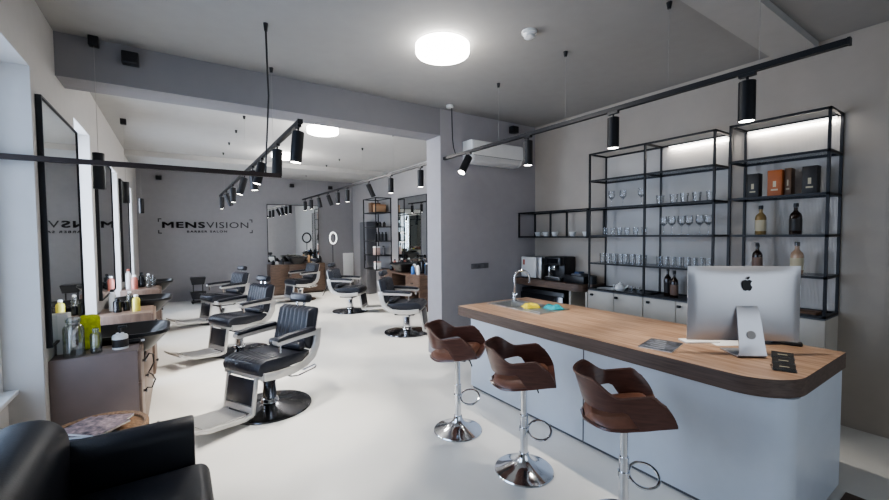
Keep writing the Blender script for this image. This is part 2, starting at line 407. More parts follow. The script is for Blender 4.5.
# ------------------------------------------------------------------ mirrors
def mirror(loc, rz, w, h, label):
    """hangs on a wall plane y=0, facing -y in local space; loc is bottom centre"""
    t = thing('wall_mirror', label, 'mirror', loc, rz, 'tall barber mirrors')
    MB().b2(-w/2+.014, w/2-.014, -.026, 0, .014, h-.014).build('mirror_glass', M_mirror, t)
    MB().b2(-w/2, -w/2+.014, -.034, 0, 0, h).b2(w/2-.014, w/2, -.034, 0, 0, h).b2(-w/2+.014, w/2-.014, -.034, 0, 0, .014).b2(-w/2+.014, w/2-.014, -.034, 0, h-.014, h).build('frame', M_black, t)
for i, (y0, y1, z0, z1) in enumerate([(3.87, 5.10, .90, 2.665), (6.2, 7.5, .92, 2.66), (8.65, 9.95, .92, 2.66)]):
    mirror((WL, (y0+y1)/2, z0), PI/2, y1-y0, z1-z0, 'tall black framed mirror on the left wall, ' + ['nearest the armchair', 'second from the armchair', 'farthest from the armchair'][i])
mirror((WR, 8.45, .86), -PI/2, 1.41, 1.74, 'tall black framed mirror on the right wall behind the pillar')
mirror((2.90, YL, .92), 0, 1.46, 1.66, 'wide black framed mirror on the back wall right of the logo')

# ------------------------------------------------------------------ barber chair
def barber_chair():
    t = thing('barber_chair', '', 'barber chair', (0, 0, 0), 0, 'black leather barber chairs')
    # base and column
    MB().lathe([(0, 0), (.385, 0), (.39, .008), (.385, .018), (.33, .030), (.16, .048), (.10, .062), (0, .064)], 48).build('base_plate', M_darkchrome, t)
    MB().lathe([(0, .062), (.085, .062), (.075, .09), (.062, .10), (.062, .25), (.075, .27), (.075, .335), (0, .335)], 28).build('hydraulic_column', M_chrome, t)
    MB().b2(-.17, .17, -.19, .19, .325, .375, .01).build('seat_bracket', M_blackp, t)
    # silver side shells: an S sweeping from the seat front up behind the back
    for s in (-1, 1):
        top = [(.27, .455), (.12, .437), (-.04, .43), (-.18, .445), (-.27, .50), (-.31, .58), (-.33, .68), (-.345, .735)]
        bot = [(-.415, .73), (-.405, .66), (-.385, .55), (-.33, .45), (-.22, .385), (-.06, .358), (.12, .362), (.27, .385)]
        MB().prism(top+bot, 'y', s*.262, s*.292, .006).build('side_shell', M_silver, t)
    MB().b2(.22, .275, -.262, .262, .388, .43, .008).build('front_rail', M_silver, t)
    # seat cushion with rounded front
    prof = [(-.28, .435), (.20, .425), (.275, .42), (.305, .445), (.308, .49), (.285, .535), (.22, .555), (.05, .545), (-.15, .535), (-.28, .53)]
    sc_ = MB().prism(prof, 'y', -.256, .256, .012).build('seat', M_leather, t)
    m = MB()
    for k in range(-4, 5): m.tube([(.303, k*.05, .455), (.306, k*.05, .495), (.275, k*.05, .542), (.21, k*.05, .5565), (.06, k*.05, .548)], .0035, 6)
    m.build('seat_piping', M_leather, sc_)
    # back: channelled cushion, tilted
    B = Matrix.Translation((-.29, 0, .53)) @ Matrix.Rotation(R(-13), 4, 'Y')
    rows = []; N = 41
    for i in range(11):
        v = i/10; row = []
        for j in range(N):
            u = j/(N-1); yy = (u-.5)*(.50-.03*v)
            edge = min(1, min(u, 1-u)/.05); ev = min(1, min(v, 1-v)/.08)
            x = .05*math.sqrt(edge)*math.sqrt(max(ev, 0)) + .012*abs(math.sin(u*PI*8))*edge*ev
            row.append(B @ Vector((x, yy, v*.425)))
        rows.append(row)
    bk = MB(); bk.grid(rows)
    bk.box((-.022, 0, .212), (.05, .49, .42), 0, .014, 2, B)
    bk.build('backrest', M_leather, t, sharp=60)
    MB().box((-.058, 0, .205), (.024, .46, .39), 0, .01, 2, B).build('back_shell', M_silver, t)
    lum = MB().box((-.215, 0, .575), (.10, .47, .08), 0, .035, 3).build('lumbar_cushion', M_leather, t)
    # headrest
    h = MB().box((-.01, 0, .505), (.10, .25, .095), 0, .03, 3, B).build('headrest', M_leather, t)
    MB().b2(-.03, -.012, -.06, -.04, .39, .49, 0, 2, B).b2(-.03, -.012, .04, .06, .39, .49, 0, 2, B).build('headrest_post', M_chrome, h)
    # arms
    for s in (-1, 1):
        MB().prism([(-.33, .725), (-.30, .765), (.00, .755), (.13, .742), (.15, .725), (.14, .705), (-.02, .715), (-.31, .72)], 'y', s*.250, s*.318, .012).build('armrest', M_leather, t)
        MB().prism([(-.33, .68), (-.10, .68), (.14, .672), (.158, .695), (.155, .72), (.135, .703), (-.02, .713), (-.33, .718)], 'y', s*.254, s*.314).build('armrest_frame', M_silver, t)
        MB().cyl((.10, s*.285, .675), (.10, s*.285, .60), .014, n=12).build('arm_knob', M_chrome, t)
    # calf rest and footrest
    L = Matrix.Translation((.285, 0, .40)) @ Matrix.Rotation(R(-8), 4, 'Y')
    MB().box((0, 0, -.13), (.028, .36, .225), 0, .01, 2, L).build('calf_pad', M_leather, t)
    for s in (-1, 1):
        MB().box((0, s*.195, -.155), (.034, .026, .33), 0, .006, 2, L).build('leg_rail', M_silver, t)
    MB().box((.0, 0, -.275), (.03, .364, .055), 0, .004, 2, L).build('kick_plate', M_alu, t)
    fr = MB()
    for s in (-1, 1):
        fr.prism([(.32, .065), (.40, .055), (.72, .095), (.86, .145), (.91, .185), (.90, .20), (.845, .165), (.71, .125), (.40, .090), (.31, .105)], 'y', s*.16, s*.195, .003)
    fr.b2(.50, .53, -.16, .16, .068, .098); fr.prism([(.78, .115), (.86, .143), (.91, .183), (.905, .197), (.85, .158), (.775, .128)], 'y', -.16, .16)
    fr.build('footrest_frame', M_silver, t)
    MB().prism([(.37, .095), (.40, .093), (.74, .118), (.74, .130), (.40, .105), (.37, .107)], 'y', -.158, .158).build('footplate', M_steel, t)
    # pump lever
    MB().tube([(-.02, .19, .345), (-.02, .30, .345), (-.06, .335, .345), (-.27, .335, .36), (-.285, .335, .375), (-.27, .335, .39), (-.12, .335, .383)], .009, 8).build('pump_lever', M_chrome, t)
    return t
bc = barber_chair()
bc.location = (.72, 4.18, 0); bc.rotation_euler = (0, 0, R(208))
tag(bc, 'black leather barber chair nearest the camera, footrest pointing at the armchair', 'barber chair', 'barber chairs')
CH = [((.73, 6.5, 0), R(205), 'black leather barber chair in the left row, behind the nearest one'),
      ((.72, 8.98, 0), R(200), 'black leather barber chair in the left row, farthest from the camera'),
      ((3.264, 6.055, 0), R(-42), 'black leather barber chair facing the right wall, beside the pillar'),
      ((3.16, 8.48, 0), R(-40), 'black leather barber chair in front of the ring light'),
      ((2.66, 10.75, 0), R(196), 'barber chair in front of the wide back wall mirror, footrest pointing left')]
for loc, rz, lab in CH: dup(bc, loc, rz, lab, 'barber chairs')

# ------------------------------------------------------------------ bar stools
def stool_shell():
    """plan path of the bent band: from near front tip round the back to far front tip"""
    pts = []; n = 48
    hw, xf_, xb = .215, .20, -.03
    Ls = xf_-xb; La = PI*hw; T = 2*Ls+La
    for i in range(n+1):
        d = T*i/n
        if d < Ls: pts.append((xf_-d, -hw, abs(d)/ (T/2)))
        elif d < Ls+La:
            a = -PI/2-(d-Ls)/hw
            pts.append((xb+hw*.86*math.cos(a), hw*math.sin(a), min(d, T-d)/(T/2)))
        else: pts.append((xb+(d-Ls-La), hw, (T-d)/(T/2)))
    return pts
def sm(a, b, x):
    x = max(0, min(1, (x-a)/(b-a))); return x*x*(3-2*x)
def bar_stool():
    t = thing('bar_stool', '', 'bar stool', (0, 0, 0), 0, 'bar stools at the reception desk')
    MB().lathe([(0, 0), (.205, 0), (.208, .006), (.203, .013), (.16, .026), (.10, .046), (.062, .072), (.042, .10), (.034, .13), (0, .13)], 48).build('base', M_chrome, t)
    MB().cyl((0, 0, .12), (0, 0, .40), .0275, n=24).build('lower_column', M_chrome, t)
    MB().cyl((0, 0, .30), (0, 0, .575), .0215, n=24).build('gas_lift', M_chrome, t)
    fr = [(.026+.08*(1-math.cos(a)), .078*math.sin(a)*.9, .30+.036*math.sin(a)) for a in [2*PI*k/36 for k in range(36)]]
    MB().tube(fr, .0085, 8, True).lathe([(.028, .285), (.034, .285), (.034, .315), (.028, .315)], 24).build('footrest_ring', M_chrome, t)
    MB().tube([(.03, .03, .57), (.06, .07, .555), (.085, .10, .52), (.10, .115, .47)], .005, 8).build('height_lever', M_blackp, t)
    MB().b2(-.09, .09, -.09, .09, .572, .582).build('seat_mount', M_blackp, t)
    # seat pan: dished ply with rounded rear
    def rim(x, w): return w*(math.sqrt(max(0, 1-((x+.03)/-.195)**2)) if x < -.03 else 1.0) + .005
    rows = []
    for i in range(17):
        u = i/16; x = -.222+u*.437; hw = rim(x, .203)
        rows.append([(x, j/16*2*hw-hw, .566 + .030*abs(j/8-1)**3 + .020*sm(-.12, -.222, x) + .012*sm(.06, .21, x)) for j in range(17)])
    MB().grid(rows, .014).build('seat', M_ply, t, sharp=60)
    m = MB()
    top, bot = [], []
    for i in range(19):
        u = i/18; x = -.215+u*.385; hw = rim(x, .198)
        e = math.sqrt(max(0, 1-(2*u-1)**8))
        top.append([(x, j/14*2*hw-hw, .584 + .050*e*math.sqrt(max(0, 1-abs(j/7-1)**8)) + .012*abs(j/7-1)**2 + .02*sm(-.10, -.222, x)) for j in range(15)])
    m.grid(top)
    m.build('seat_pad', M_tan, t, sharp=70)
    # band
    rows = []
    for x, y, d in stool_shell():
        low = .585 + .105*sm(.28, .40, d) + .015*sm(.6, 1, d)
        high = .765 - .06*(1-sm(-.02, .12, d)) + .10*sm(.42, .72, d)
        lean = .10*sm(.3, 1, d)
        row = []
        for k in range(9):
            f = k/8; z = low+(high-low)*f
            fr_ = 1-sm(.0, .30, d)
            xx = x*(1+(lean*f if x < 0 else 0)) + fr_*(.015 - .045*f*f)
            row.append((xx, y*(1+.05*f-.03*(1-f)*fr_), z))
        rows.append(row)
    MB().tube([Vector(q[-1])+Vector((0, 0, .001)) for q in rows], .006, 8).build('edge_trim', M_trim, t)
    MB().grid(rows, .013).build('arm_band', M_ply, t, sharp=50)
    tilt = Matrix.Translation((0, 0, .60)) @ Matrix.Rotation(R(-9), 4, 'Y') @ Matrix.Translation((0, 0, -.58))
    for ch in t.children:
        if ch.name.split('.')[0] in ('seat', 'seat_pad', 'arm_band', 'edge_trim'): ch.data.transform(tilt)
    return t
def set_height(stool, dz):
    for ch in stool.children:
        if ch.name.split('.')[0] in ('seat', 'seat_pad', 'arm_band', 'edge_trim', 'seat_mount', 'height_lever', 'gas_lift'): ch.location.z += dz
bs = bar_stool()
bs.location = (1.964, 2.745, 0); bs.rotation_euler = (0, 0, R(-50))
tag(bs, 'bent walnut bar stool on a chrome base, farthest from the camera by the sink end', 'bar stool', 'bar stools')
s2 = dup(bs, (2.009, 2.005, 0), R(-47), 'bent walnut bar stool on a chrome base, middle of the three at the desk', 'bar stools')
s3 = dup(bs, (2.10, 1.30, 0), R(-46), 'bent walnut bar stool nearest the camera, in front of the computer', 'bar stools')
set_height(bs, .055); set_height(s2, .05); set_height(s3, .04)

# ------------------------------------------------------------------ reception desk
ZT = .89
t = thing('reception_desk', 'long white reception desk with a thick oak worktop and a rounded corner', 'desk', (0, 0, 0))
def rounded(x0, x1, y0, y1, r, n=12):
    return [(x0+r-r*math.sin(a), y0+r-r*math.cos(a)) for a in [PI/2*k/n for k in range(n, -1, -1)]] + [(x1, y0), (x1, y1), (x0, y1)]
# sink cut-out
SX0, SX1, SY0, SY1 = 2.96, 3.24, 3.08, 3.44
top = MB().prism(rounded(2.559, 3.609, .69, 3.56, .27), 'z', ZT-.10, ZT, 0, None, [[(SX0, SY0), (SX1, SY0), (SX1, SY1), (SX0, SY1)]])
o = top.build('worktop', M_oak, t)
o.data.materials.append(M_oakedge)
for p in o.data.polygons:
    if abs(p.normal.z) < .5: p.material_index = 1
m = MB().prism(rounded(2.650, 3.555, .695, 3.45, .09), 'z', .025, ZT-.10, 0, None, [[(SX0-.01, SY0-.01), (SX1+.01, SY0-.01), (SX1+.01, SY1+.01), (SX0-.01, SY1+.01)]])
m.build('desk_body', M_desk, t, sharp=20)
MB().prism(rounded(2.665, 3.54, .71, 3.43, .08), 'z', 0, .025).build('plinth', M_grey, t)
for yy in (1.99,):
    MB().b2(2.6455, 2.6485, yy-.004, yy+.004, .025, ZT-.10).build('panel_joint', M_plinth, t)

# sink: rim, bowl, drainer as one steel insert
t = thing('kitchen_sink', 'stainless steel sink with drainer set into the far end of the oak worktop', 'sink', (0, 0, ZT))
mm = MB().prism([(2.92, 2.70), (3.36, 2.70), (3.36, 3.50), (2.92, 3.50)], 'z', .001, .006, 0, None, [[(SX0+.01, SY0+.01), (SX1-.01, SY0+.01), (SX1-.01, SY1-.01), (SX0+.01, SY1-.01)]])
mm.build('rim', M_steel, t)
m = MB()
x0, x1, y0, y1 = SX0+.008, SX1-.008, SY0+.008, SY1-.008
m.b2(x0, x0+.004, y0, y1, -.17, 0).b2(x1-.004, x1, y0, y1, -.17, 0).b2(x0+.004, x1-.004, y0, y0+.004, -.17, 0).b2(x0+.004, x1-.004, y1-.004, y1, -.17, 0).b2(x0, x1, y0, y1, -.174, -.17)
m.build('bowl', M_steel, t)
m = MB()
for k in range(6): m.b2(2.98, 3.30, 2.75+k*.045, 2.785+k*.045, .006, .010, .002)
m.build('drainer_ribs', M_steel, t)
# faucet
t = thing('sink_faucet', 'chrome gooseneck faucet standing behind the sink bowl', 'faucet', (3.265, 3.41, ZT+.0065), R(-40))
MB().lathe([(0, 0), (.032, 0), (.032, .008), (.024, .012), (.024, .085), (.018, .095), (0, .095)], 24).build('base', M_chrome, t)
pth = [(0, 0, .09), (0, 0, .27)] + [(.085-.085*math.cos(a), 0, .27+.085*math.sin(a)) for a in [PI*k/12 for k in range(1, 12)]] + [(.17, 0, .26), (.17, 0, .215)]
MB().tube(pth, .0125, 12).build('spout', M_chrome, t)
MB().cyl((0, -.02, .055), (0, -.052, .062), .016, n=16).cyl((0, -.046, .062), (.03, -.06, .10), .005, n=8).build('lever', M_chrome, t)

# cloths by the sink
def cloth(name, label, loc, sx, sy, h, material, seed):
    rnd = random.Random(seed); n = 14; rows = []
    ph = [rnd.uniform(0, 6) for _ in range(6)]
    for i in range(n+1):
        row = []
        for j in range(n+1):
            u, v = i/n*2-1, j/n*2-1; e = (1-abs(u)**4)*(1-abs(v)**4)
            z = .002 + e*(h*.55 + h*.28*math.sin(3.2*u+ph[0])*math.cos(2.7*v+ph[1]) + h*.16*math.sin(7*v+ph[2]+3*u))
            row.append((u*sx*(1+.08*math.sin(3*v+ph[3])), v*sy*(1+.08*math.sin(3*u+ph[4])), z))
        rows.append(row)
    m = MB(); m.grid(rows); o = m.build(name, material); o.location = loc; o.rotation_euler = (0, 0, rnd.uniform(-.4, .4))
    return o
tag(cloth('cleaning_cloth', '', (3.10, 3.0, ZT+.010), .085, .075, .062, M_yellow, 3), 'crumpled yellow cleaning cloth beside the sink', 'cloth')
tag(cloth('cleaning_cloth', '', (3.24, 2.80, ZT+.010), .085, .07, .056, M_teal, 5), 'crumpled teal cleaning cloth next to the yellow one', 'cloth')

# computer
t = thing('desktop_computer', 'silver all-in-one desktop computer seen from behind on the reception desk', 'computer', (3.04, 1.068, ZT), R(-39))
W, H, zb = .685, .485, .085
m = MB(); rows = []
for i in range(17):
    v = i/16; row = []
    for j in range(25):
        u = j/24; e = max(0, 1-(2*u-1)**2)*max(0, 1-(2*v-1)**2)
        row.append(((u-.5)*W, -.004-.036*math.sqrt(e)**1.0, zb+v*H))
    rows.append(row)
m.grid(rows); m.build('back_shell', M_alu, t, sharp=70)
MB().b2(-W/2, W/2, -.0045, .004, zb, zb+H, .002).build('screen_rim', M_alu, t)
MB().b2(-W/2+.004, W/2-.004, .004, .0055, zb+.075, zb+H-.004).build('screen_glass', M_gloss, t)
# stand: plate bending into a neck, with the round cable hole
neck = MB()
S = [(-.075, .31), (-.080, .26), (-.10, .14), (-.118, .05), (-.122, .018), (-.112, .006), (-.08, .004), (.10, .004)]
S = [(-.036, .325), (-.050, .30), (-.070, .22), (-.095, .10), (-.108, .035), (-.110, .016), (-.100, .006), (-.06, .004), (.09, .004)]
rows = []
for k, (yy, zz) in enumerate(S):
    w = .062 + .022*min(1, k/5)
    rows.append([(-w, yy, zz), (0, yy, zz), (w, yy, zz)])
neck.grid(rows, .007); nk = neck.build('stand', M_alu, t, sharp=50)
Mh = Matrix.Translation((0, -.0865, .135)) @ Matrix.Rotation(R(-78), 4, 'X')
MB().lathe([(0, -.002), (.026, -.002), (.026, .004), (0, .004)], 28, (0, 0, 0), Matrix.Translation((0.0, -.088, .142)) @ Matrix.Rotation(R(78.5), 4, 'X')).build('cable_hole', mat('hole_grey', (.30, .29, .28), .5, .3), nk)
# apple emblem on the back shell (silhouette with bite and leaf)
ap = []
def arc(cx, cy, r, a0, a1, n): return [(cx+r*math.cos(R(a0+(a1-a0)*k/n)), cy+r*math.sin(R(a0+(a1-a0)*k/n))) for k in range(n+1)]
ap = [(0, .78)] + [(.22, .88), (.48, .90), (.72, .80), (.88, .66)] + [(.70, .50), (.60, .28), (.62, .04), (.76, -.18), (.94, -.30)] + \
     [(.86, -.58), (.66, -.90), (.42, -1.05), (.22, -1.0), (0, -.94), (-.22, -1.0), (-.42, -1.05), (-.66, -.90), (-.88, -.52), (-.99, -.10), (-.98, .32), (-.82, .68), (-.52, .89), (-.22, .88)]
leaf = [(0.02, 1.0), (.04, 1.22), (.18, 1.42), (.40, 1.52), (.38, 1.30), (.24, 1.10)]
k = .031
ma = Matrix.Translation((0, 0, .452))
MB().prism([(u*k, w*k*1.15) for u, w in ap], 'y', -.0435, -.036, 0, ma).prism([(u*k, w*k*1.15) for u, w in leaf], 'y', -.0435, -.034, 0, ma).build('fruit_emblem', M_black, t)

# things on the desk
def flat(name, label, cat, x, y, w, d, h, rz, material, z=ZT, bev=.002):
    o = MB().b2(-w/2, w/2, -d/2, d/2, 0, h, bev).build(name, material); o.location = (x, y, z); o.rotation_euler = (0, 0, rz)
    return tag(o, label, cat)
t = thing('magazine', 'dark printed magazine lying flat on the desk left of the computer', 'magazine', (2.80, 1.465, ZT), R(-78))
MB().b2(-.105, .105, -.145, .145, 0, .006, .001).build('pages', M_paper, t)
cv = MB().b2(-.1055, .1055, -.1455, .1455, .006, .0072).build('cover', M_print2, t)
m = MB()
for k in range(5): m.b2(-.07+.02*(k % 2), .05-.01*k, -.11+k*.05, -.095+k*.05, .0072, .0076)
m.build('cover_lines', mat('pale_print', (.32, .34, .38), .5), cv)
flat('paper_sheet', 'white paper sheet on the desk, half behind the computer stand', 'paper', 3.27, 1.245, .26, .20, .002, R(-35), M_paper)
flat('keyboard', 'white keyboard on the desk in front of the computer screen', 'keyboard', 3.12, 1.36, .10, .24, .012, R(-39+90+5), M_white)
t = thing('smartphone', 'black smartphone lying on the desk right of the computer stand', 'phone', (3.45, 1.07, ZT), R(-36))
MB().b2(-.075, .075, -.036, .036, 0, .009, .004).build('body', M_blackp, t); MB().b2(-.07, .07, -.033, .033, .009, .0096).build('screen', M_gloss, t)
t = thing('cordless_phone', 'dark cordless telephone handset lying at the desk edge behind the computer', 'telephone', (3.53, .975, ZT), R(-72))
MB().b2(-.085, .085, -.026, .026, 0, .026, .010, 3).build('handset', M_blackp, t)
MB().b2(-.01, .06, -.018, .018, .0255, .028, .001).build('keypad', mat('grey_keys', (.35, .35, .36), .5, var=.3, vscale=90), t)
# card holder
t = thing('card_holder', 'clear acrylic three-tier holder filled with black business cards', 'card holder', (2.875, .805, ZT), R(-68))
MB().b2(-.055, .055, -.055, .075, 0, .003).build('tray', M_acryl, t)
for k in range(3):
    Mx = Matrix.Translation((0, -.045+k*.042, .004+k*.024)) @ Matrix.Rotation(R(-36), 4, 'X')
    MB().b2(-.050, .050, -.003, .007, 0, .040, 0, 2, Mx).build('card_stack', M_blackcard, t)
    MB().b2(-.022, .022, -.0036, -.003, .022, .0255, 0, 2, Mx).build('card_print', M_label, t)
    MB().b2(-.054, .054, -.010, -.006, -.006, .012, 0, 2, Mx).build('pocket_front', M_acryl, t)

# ------------------------------------------------------------------ wall cabinets under the shelves
XF = 4.376; ZS = .964
cabs = [(2.502, 3.228, 'cream low cabinet under the glass shelf, nearest the coffee machine'), (1.782, 2.498, 'cream low cabinet under the glass shelf, behind the computer'), (.962, 1.778, 'cream low cabinet under the bottle shelf, at the right end')]
for y0, y1, lab in cabs:
    t = thing('low_cabinet', lab, 'cabinet', (XF, y0, 0), 0, 'cream cabinets under the shelves')
    D, w = WR-XF-.002, y1-y0
    MB().b2(.02, D, 0, w, .08, ZS-.012).b2(.05, D, .01, w-.01, 0, .08).build('carcass', M_cream, t)
    MB().b2(-.002, D, 0, w, ZS-.012, ZS-.0015).build('cabinet_top', M_plinth, t)
    for k in range(2):
        a, b = k*w/2+.003, (k+1)*w/2-.003
        d = MB().b2(0, .019, a, b, .085, ZS-.016, .002).build('door', M_cream, t)
        MB().b2(-.022, 0, (b-.075 if k == 1 else b-.05), (b-.04 if k == 1 else b-.015), ZS-.075, ZS-.05, .003).build('knob', M_black, d)

# ------------------------------------------------------------------ black steel shelf units
ZTOP = 2.672
LEV = [2.336, 1.988, 1.644, 1.298]
def bars(m, pts, r=.010):
    for a, b in pts:
        lo = [min(p, q)-r for p, q in zip(a, b)]; hi = [max(p, q)+r for p, q in zip(a, b)]
        m.b2(lo[0], hi[0], lo[1], hi[1], lo[2], hi[2])
    return m
M_backpanel = None
def ribbed():
    m_ = bpy.data.materials.new('ribbed_polycarbonate'); m_.use_nodes = True
    nt = m_.node_tree; b = nt.nodes['Principled BSDF']
    tc = nt.nodes.new('ShaderNodeTexCoord')
    sep = nt.nodes.new('ShaderNodeSeparateXYZ'); nt.links.new(tc.outputs['Object'], sep.inputs[0])
    w = nt.nodes.new('ShaderNodeTexWave'); w.bands_direction = 'Y'; w.inputs['Scale'].default_value = 34; w.inputs['Distortion'].default_value = .4
    nt.links.new(tc.outputs['Object'], w.inputs['Vector'])
    n = nt.nodes.new('ShaderNodeTexNoise'); n.inputs['Scale'].default_value = 1.6
    mp = nt.nodes.new('ShaderNodeMapping'); mp.inputs['Scale'].default_value = (1, .5, 1.6)
    nt.links.new(tc.outputs['Object'], mp.inputs[0]); nt.links.new(mp.outputs[0], n.inputs['Vector'])
    r = nt.nodes.new('ShaderNodeValToRGB')
    r.color_ramp.elements[0].color = (.36, .325, .29, 1); r.color_ramp.elements[1].color = (.50, .47, .44, 1)
    nt.links.new(n.outputs['Fac'], r.inputs[0]); nt.links.new(r.outputs[0], b.inputs['Base Color'])
    b.inputs['Roughness'].default_value = .27; b.inputs['Specular IOR Level'].default_value = .8; b.inputs['Metallic'].default_value = .25
    ad = nt.nodes.new('ShaderNodeMath'); ad.operation = 'MULTIPLY_ADD'; ad.inputs[1].default_value = .35
    nt.links.new(w.outputs['Fac'], ad.inputs[0]); nt.links.new(n.outputs['Fac'], ad.inputs[2])
    bp = nt.nodes.new('ShaderNodeBump'); bp.inputs['Strength'].default_value = .25; bp.inputs['Distance'].default_value = .03
    nt.links.new(ad.outputs[0], bp.inputs['Height']); nt.links.new(bp.outputs[0], b.inputs['Normal'])
    return m_
M_backpanel = ribbed()
M_strip_glow = glow('added_strip_glow', (1, .97, .93), 1.5)  # added strips under the top rail, glowing to brighten the back panels
def shelf_unit(label, y0, y1, mids, panel, strips):
    t = thing('shelf_unit', label, 'shelf unit', (0, 0, 0), 0, 'black steel shelf units')
    xb = WR-.011; r = .010; a, b = y0+r, y1-r; m = MB()
    ys = [a, *mids, b]; zs0 = ZS+r
    for yy in ys:
        bars(m, [((XF+r, yy, zs0), (XF+r, yy, ZTOP)), ((xb, yy, zs0), (xb, yy, ZTOP))])
    for z in (zs0, ZTOP, *LEV):
        bars(m, [((XF+r, a, z), (XF+r, b, z)), ((xb, a, z), (xb, b, z))])
        for yy in ys: bars(m, [((XF+r, yy, z), (xb, yy, z))])
    m.build('frame', M_black, t)
    for z in LEV:
        MB().b2(XF+2*r, xb-r, a+r, b-r, z+.002, z+.010).build('glass_shelf', M_shelfglass, t)
    MB().b2(xb+.0005, WR-.0005, panel[0], panel[1], zs0-.009, ZTOP-.011).build('back_panel', M_backpanel, t)
    for q0, q1 in strips:
        MB().b2(xb-.032, xb-.014, q0, q1, ZTOP-.022, ZTOP-.011).build('added_glow_strip', M_strip_glow, t)
    return t
shelf_unit('wide black steel shelf unit holding rows of drinking glasses', 1.79, 3.228, [2.498], (1.80, 3.215), [(1.82, 2.40)])
shelf_unit('narrower black steel shelf unit holding bottles and cartons, at the right end', .962, 1.675, [], (.975, 1.665), [(1.0, 1.64)])
# long low unit on the wall over the coffee counter
t = thing('wall_shelf', 'low black steel wall shelf holding white cups above the coffee machine', 'shelf')
xb = WR-.011; r = .010; a, b = 3.25, YB-.012; m = MB(); ys = [a, 3.86, b]
for yy in ys:
    bars(m, [((XF+r, yy, 1.63), (XF+r, yy, 1.99)), ((xb, yy, 1.63), (xb, yy, 1.99)), ((XF+r, yy, 1.63), (xb, yy, 1.63)), ((XF+r, yy, 1.99), (xb, yy, 1.99))])
for z in (1.63, 1.99): bars(m, [((XF+r, a, z), (XF+r, b, z)), ((xb, a, z), (xb, b, z))])
m.build('frame', M_black, t)
MB().b2(XF+2*r, xb-r, a+r, b-r, 1.632, 1.640).build('glass_shelf', M_shelfglass, t)

# cups
def cup():
    t = thing('coffee_cup', '', 'cup')
    MB().lathe([(0, 0), (.026, 0), (.030, .004), (.046, .05), (.047, .062), (.043, .062), (.041, .05), (.024, .008), (0, .008)], 24).build('bowl', M_white, t)
    MB().tube([(.043, 0, .052), (.062, 0, .050), (.066, 0, .034), (.054, 0, .02), (.036, 0, .02)], .0045, 8).build('handle', M_white, t)
    return t
c0 = cup()
CY = [4.26, 4.10, 3.93, 3.62, 3.40]
for i, yy in enumerate(CY):
    lab = 'white coffee cup on the low wall shelf, %s from the left' % ORD[i]
    if i == 0: c0.location = (4.56, yy, 1.640); tag(c0, lab, 'cup', 'cups on the wall shelf')
    else: dup(c0, (4.56, yy, 1.640), random.uniform(0, 6), lab, 'cups on the wall shelf')
# drinking glasses
def tumbler(name, r0, r1, h):
    o = MB().lathe([(0, .002), (r0, 0), (r1, h), (r1-.002, h), (r0-.002, .008), (0, .008)], 18).build(name, M_glass); return o
def wine(name):
    o = MB().lathe([(0, 0), (.034, 0), (.034, .003), (.006, .008), (.004, .085), (.012, .10), (.036, .125), (.040, .155), (.033, .205), (.0315, .205), (.038, .155), (.034, .127), (.008, .103), (0, .10)], 18).build(name, M_glass); return o
def row(o, ys, x, z, lab, cat, group, n0=0):
    n = len(ys)
    for i, yy in enumerate(ys):
        q = o if i == 0 else o.copy()
        if i: C.objects.link(q)
        q.location = (x+random.uniform(-.02, .02), yy, z)
        tag(q, lab.format(ORD[n0+i]), cat, group)
def lin(a, b, n): return [a+(b-a)*i/(n-1) for i in range(n)]
Z1, Z2, Z3 = [z+.011 for z in LEV[1:]]
row(wine('wine_glass'), [3.02, 2.86, 2.62], 4.55, Z1, 'clear stem glass on the upper glass shelf, left bay, {} from the left', 'glass', 'stem glasses in the left bay')
row(tumbler('whisky_tumbler', .034, .042, .10), [2.40, 2.24, 2.14, 2.01, 1.88], 4.53, Z1, 'clear tumbler on the upper glass shelf, right bay, {} from the left', 'glass', 'tumblers on the upper shelf')
row(tumbler('water_glass', .026, .032, .09), lin(3.10, 2.60, 6), 4.55, Z2, 'small clear glass on the middle shelf, left bay, {} from the left', 'glass', 'small glasses on the middle shelf')
row(wine('wine_glass'), lin(2.36, 1.90, 6), 4.53, Z2, 'clear wine glass on the middle shelf, right bay, {} from the left', 'glass', 'wine glasses on the middle shelf')
row(tumbler('highball_glass', .029, .034, .115), lin(3.12, 2.58, 8), 4.53, Z3, 'tall clear glass on the lowest glass shelf, left bay, {} from the left', 'glass', 'tall glasses in the left bay')
row(tumbler('highball_glass', .029, .034, .105), lin(2.40, 1.90, 8), 4.53, Z3, 'tall clear glass on the lowest glass shelf, right bay, {} from the left', 'glass', 'tall glasses in the right bay')
row(tumbler('shot_glass', .022, .03, .08), [2.72, 2.63], 4.50, ZS, 'small clear glass beside the teapot, {} from the left', 'glass', 'small glasses beside the teapot')
# teapot, tray
t = thing('teapot', 'round white teapot standing on the cabinet under the glass shelf', 'teapot', (4.50, 2.86, ZS))
MB().lathe([(0, 0), (.038, 0), (.06, .03), (.062, .055), (.045, .085), (.02, .092), (0, .092)], 24).build('pot', M_white, t)
MB().lathe([(0, .09), (.03, .089), (.02, .10), (.006, .104), (.009, .115), (0, .118)], 16).build('lid', M_white, t)
MB().tube([(0, -.055, .04), (0, -.085, .06), (0, -.10, .085)], .009, 8).build('spout', M_white, t)
MB().tube([(0, .055, .07), (0, .09, .07), (0, .09, .035), (0, .06, .03)], .005, 8).build('handle', M_white, t)
o = MB().lathe([(0, 0), (.10, 0), (.125, .012), (.122, .015), (.098, .004), (0, .004)], 28).build('serving_plate', M_white); o.location = (4.535, 3.06, ZS+.0)
tag(o, 'flat white serving plate left of the teapot', 'plate')

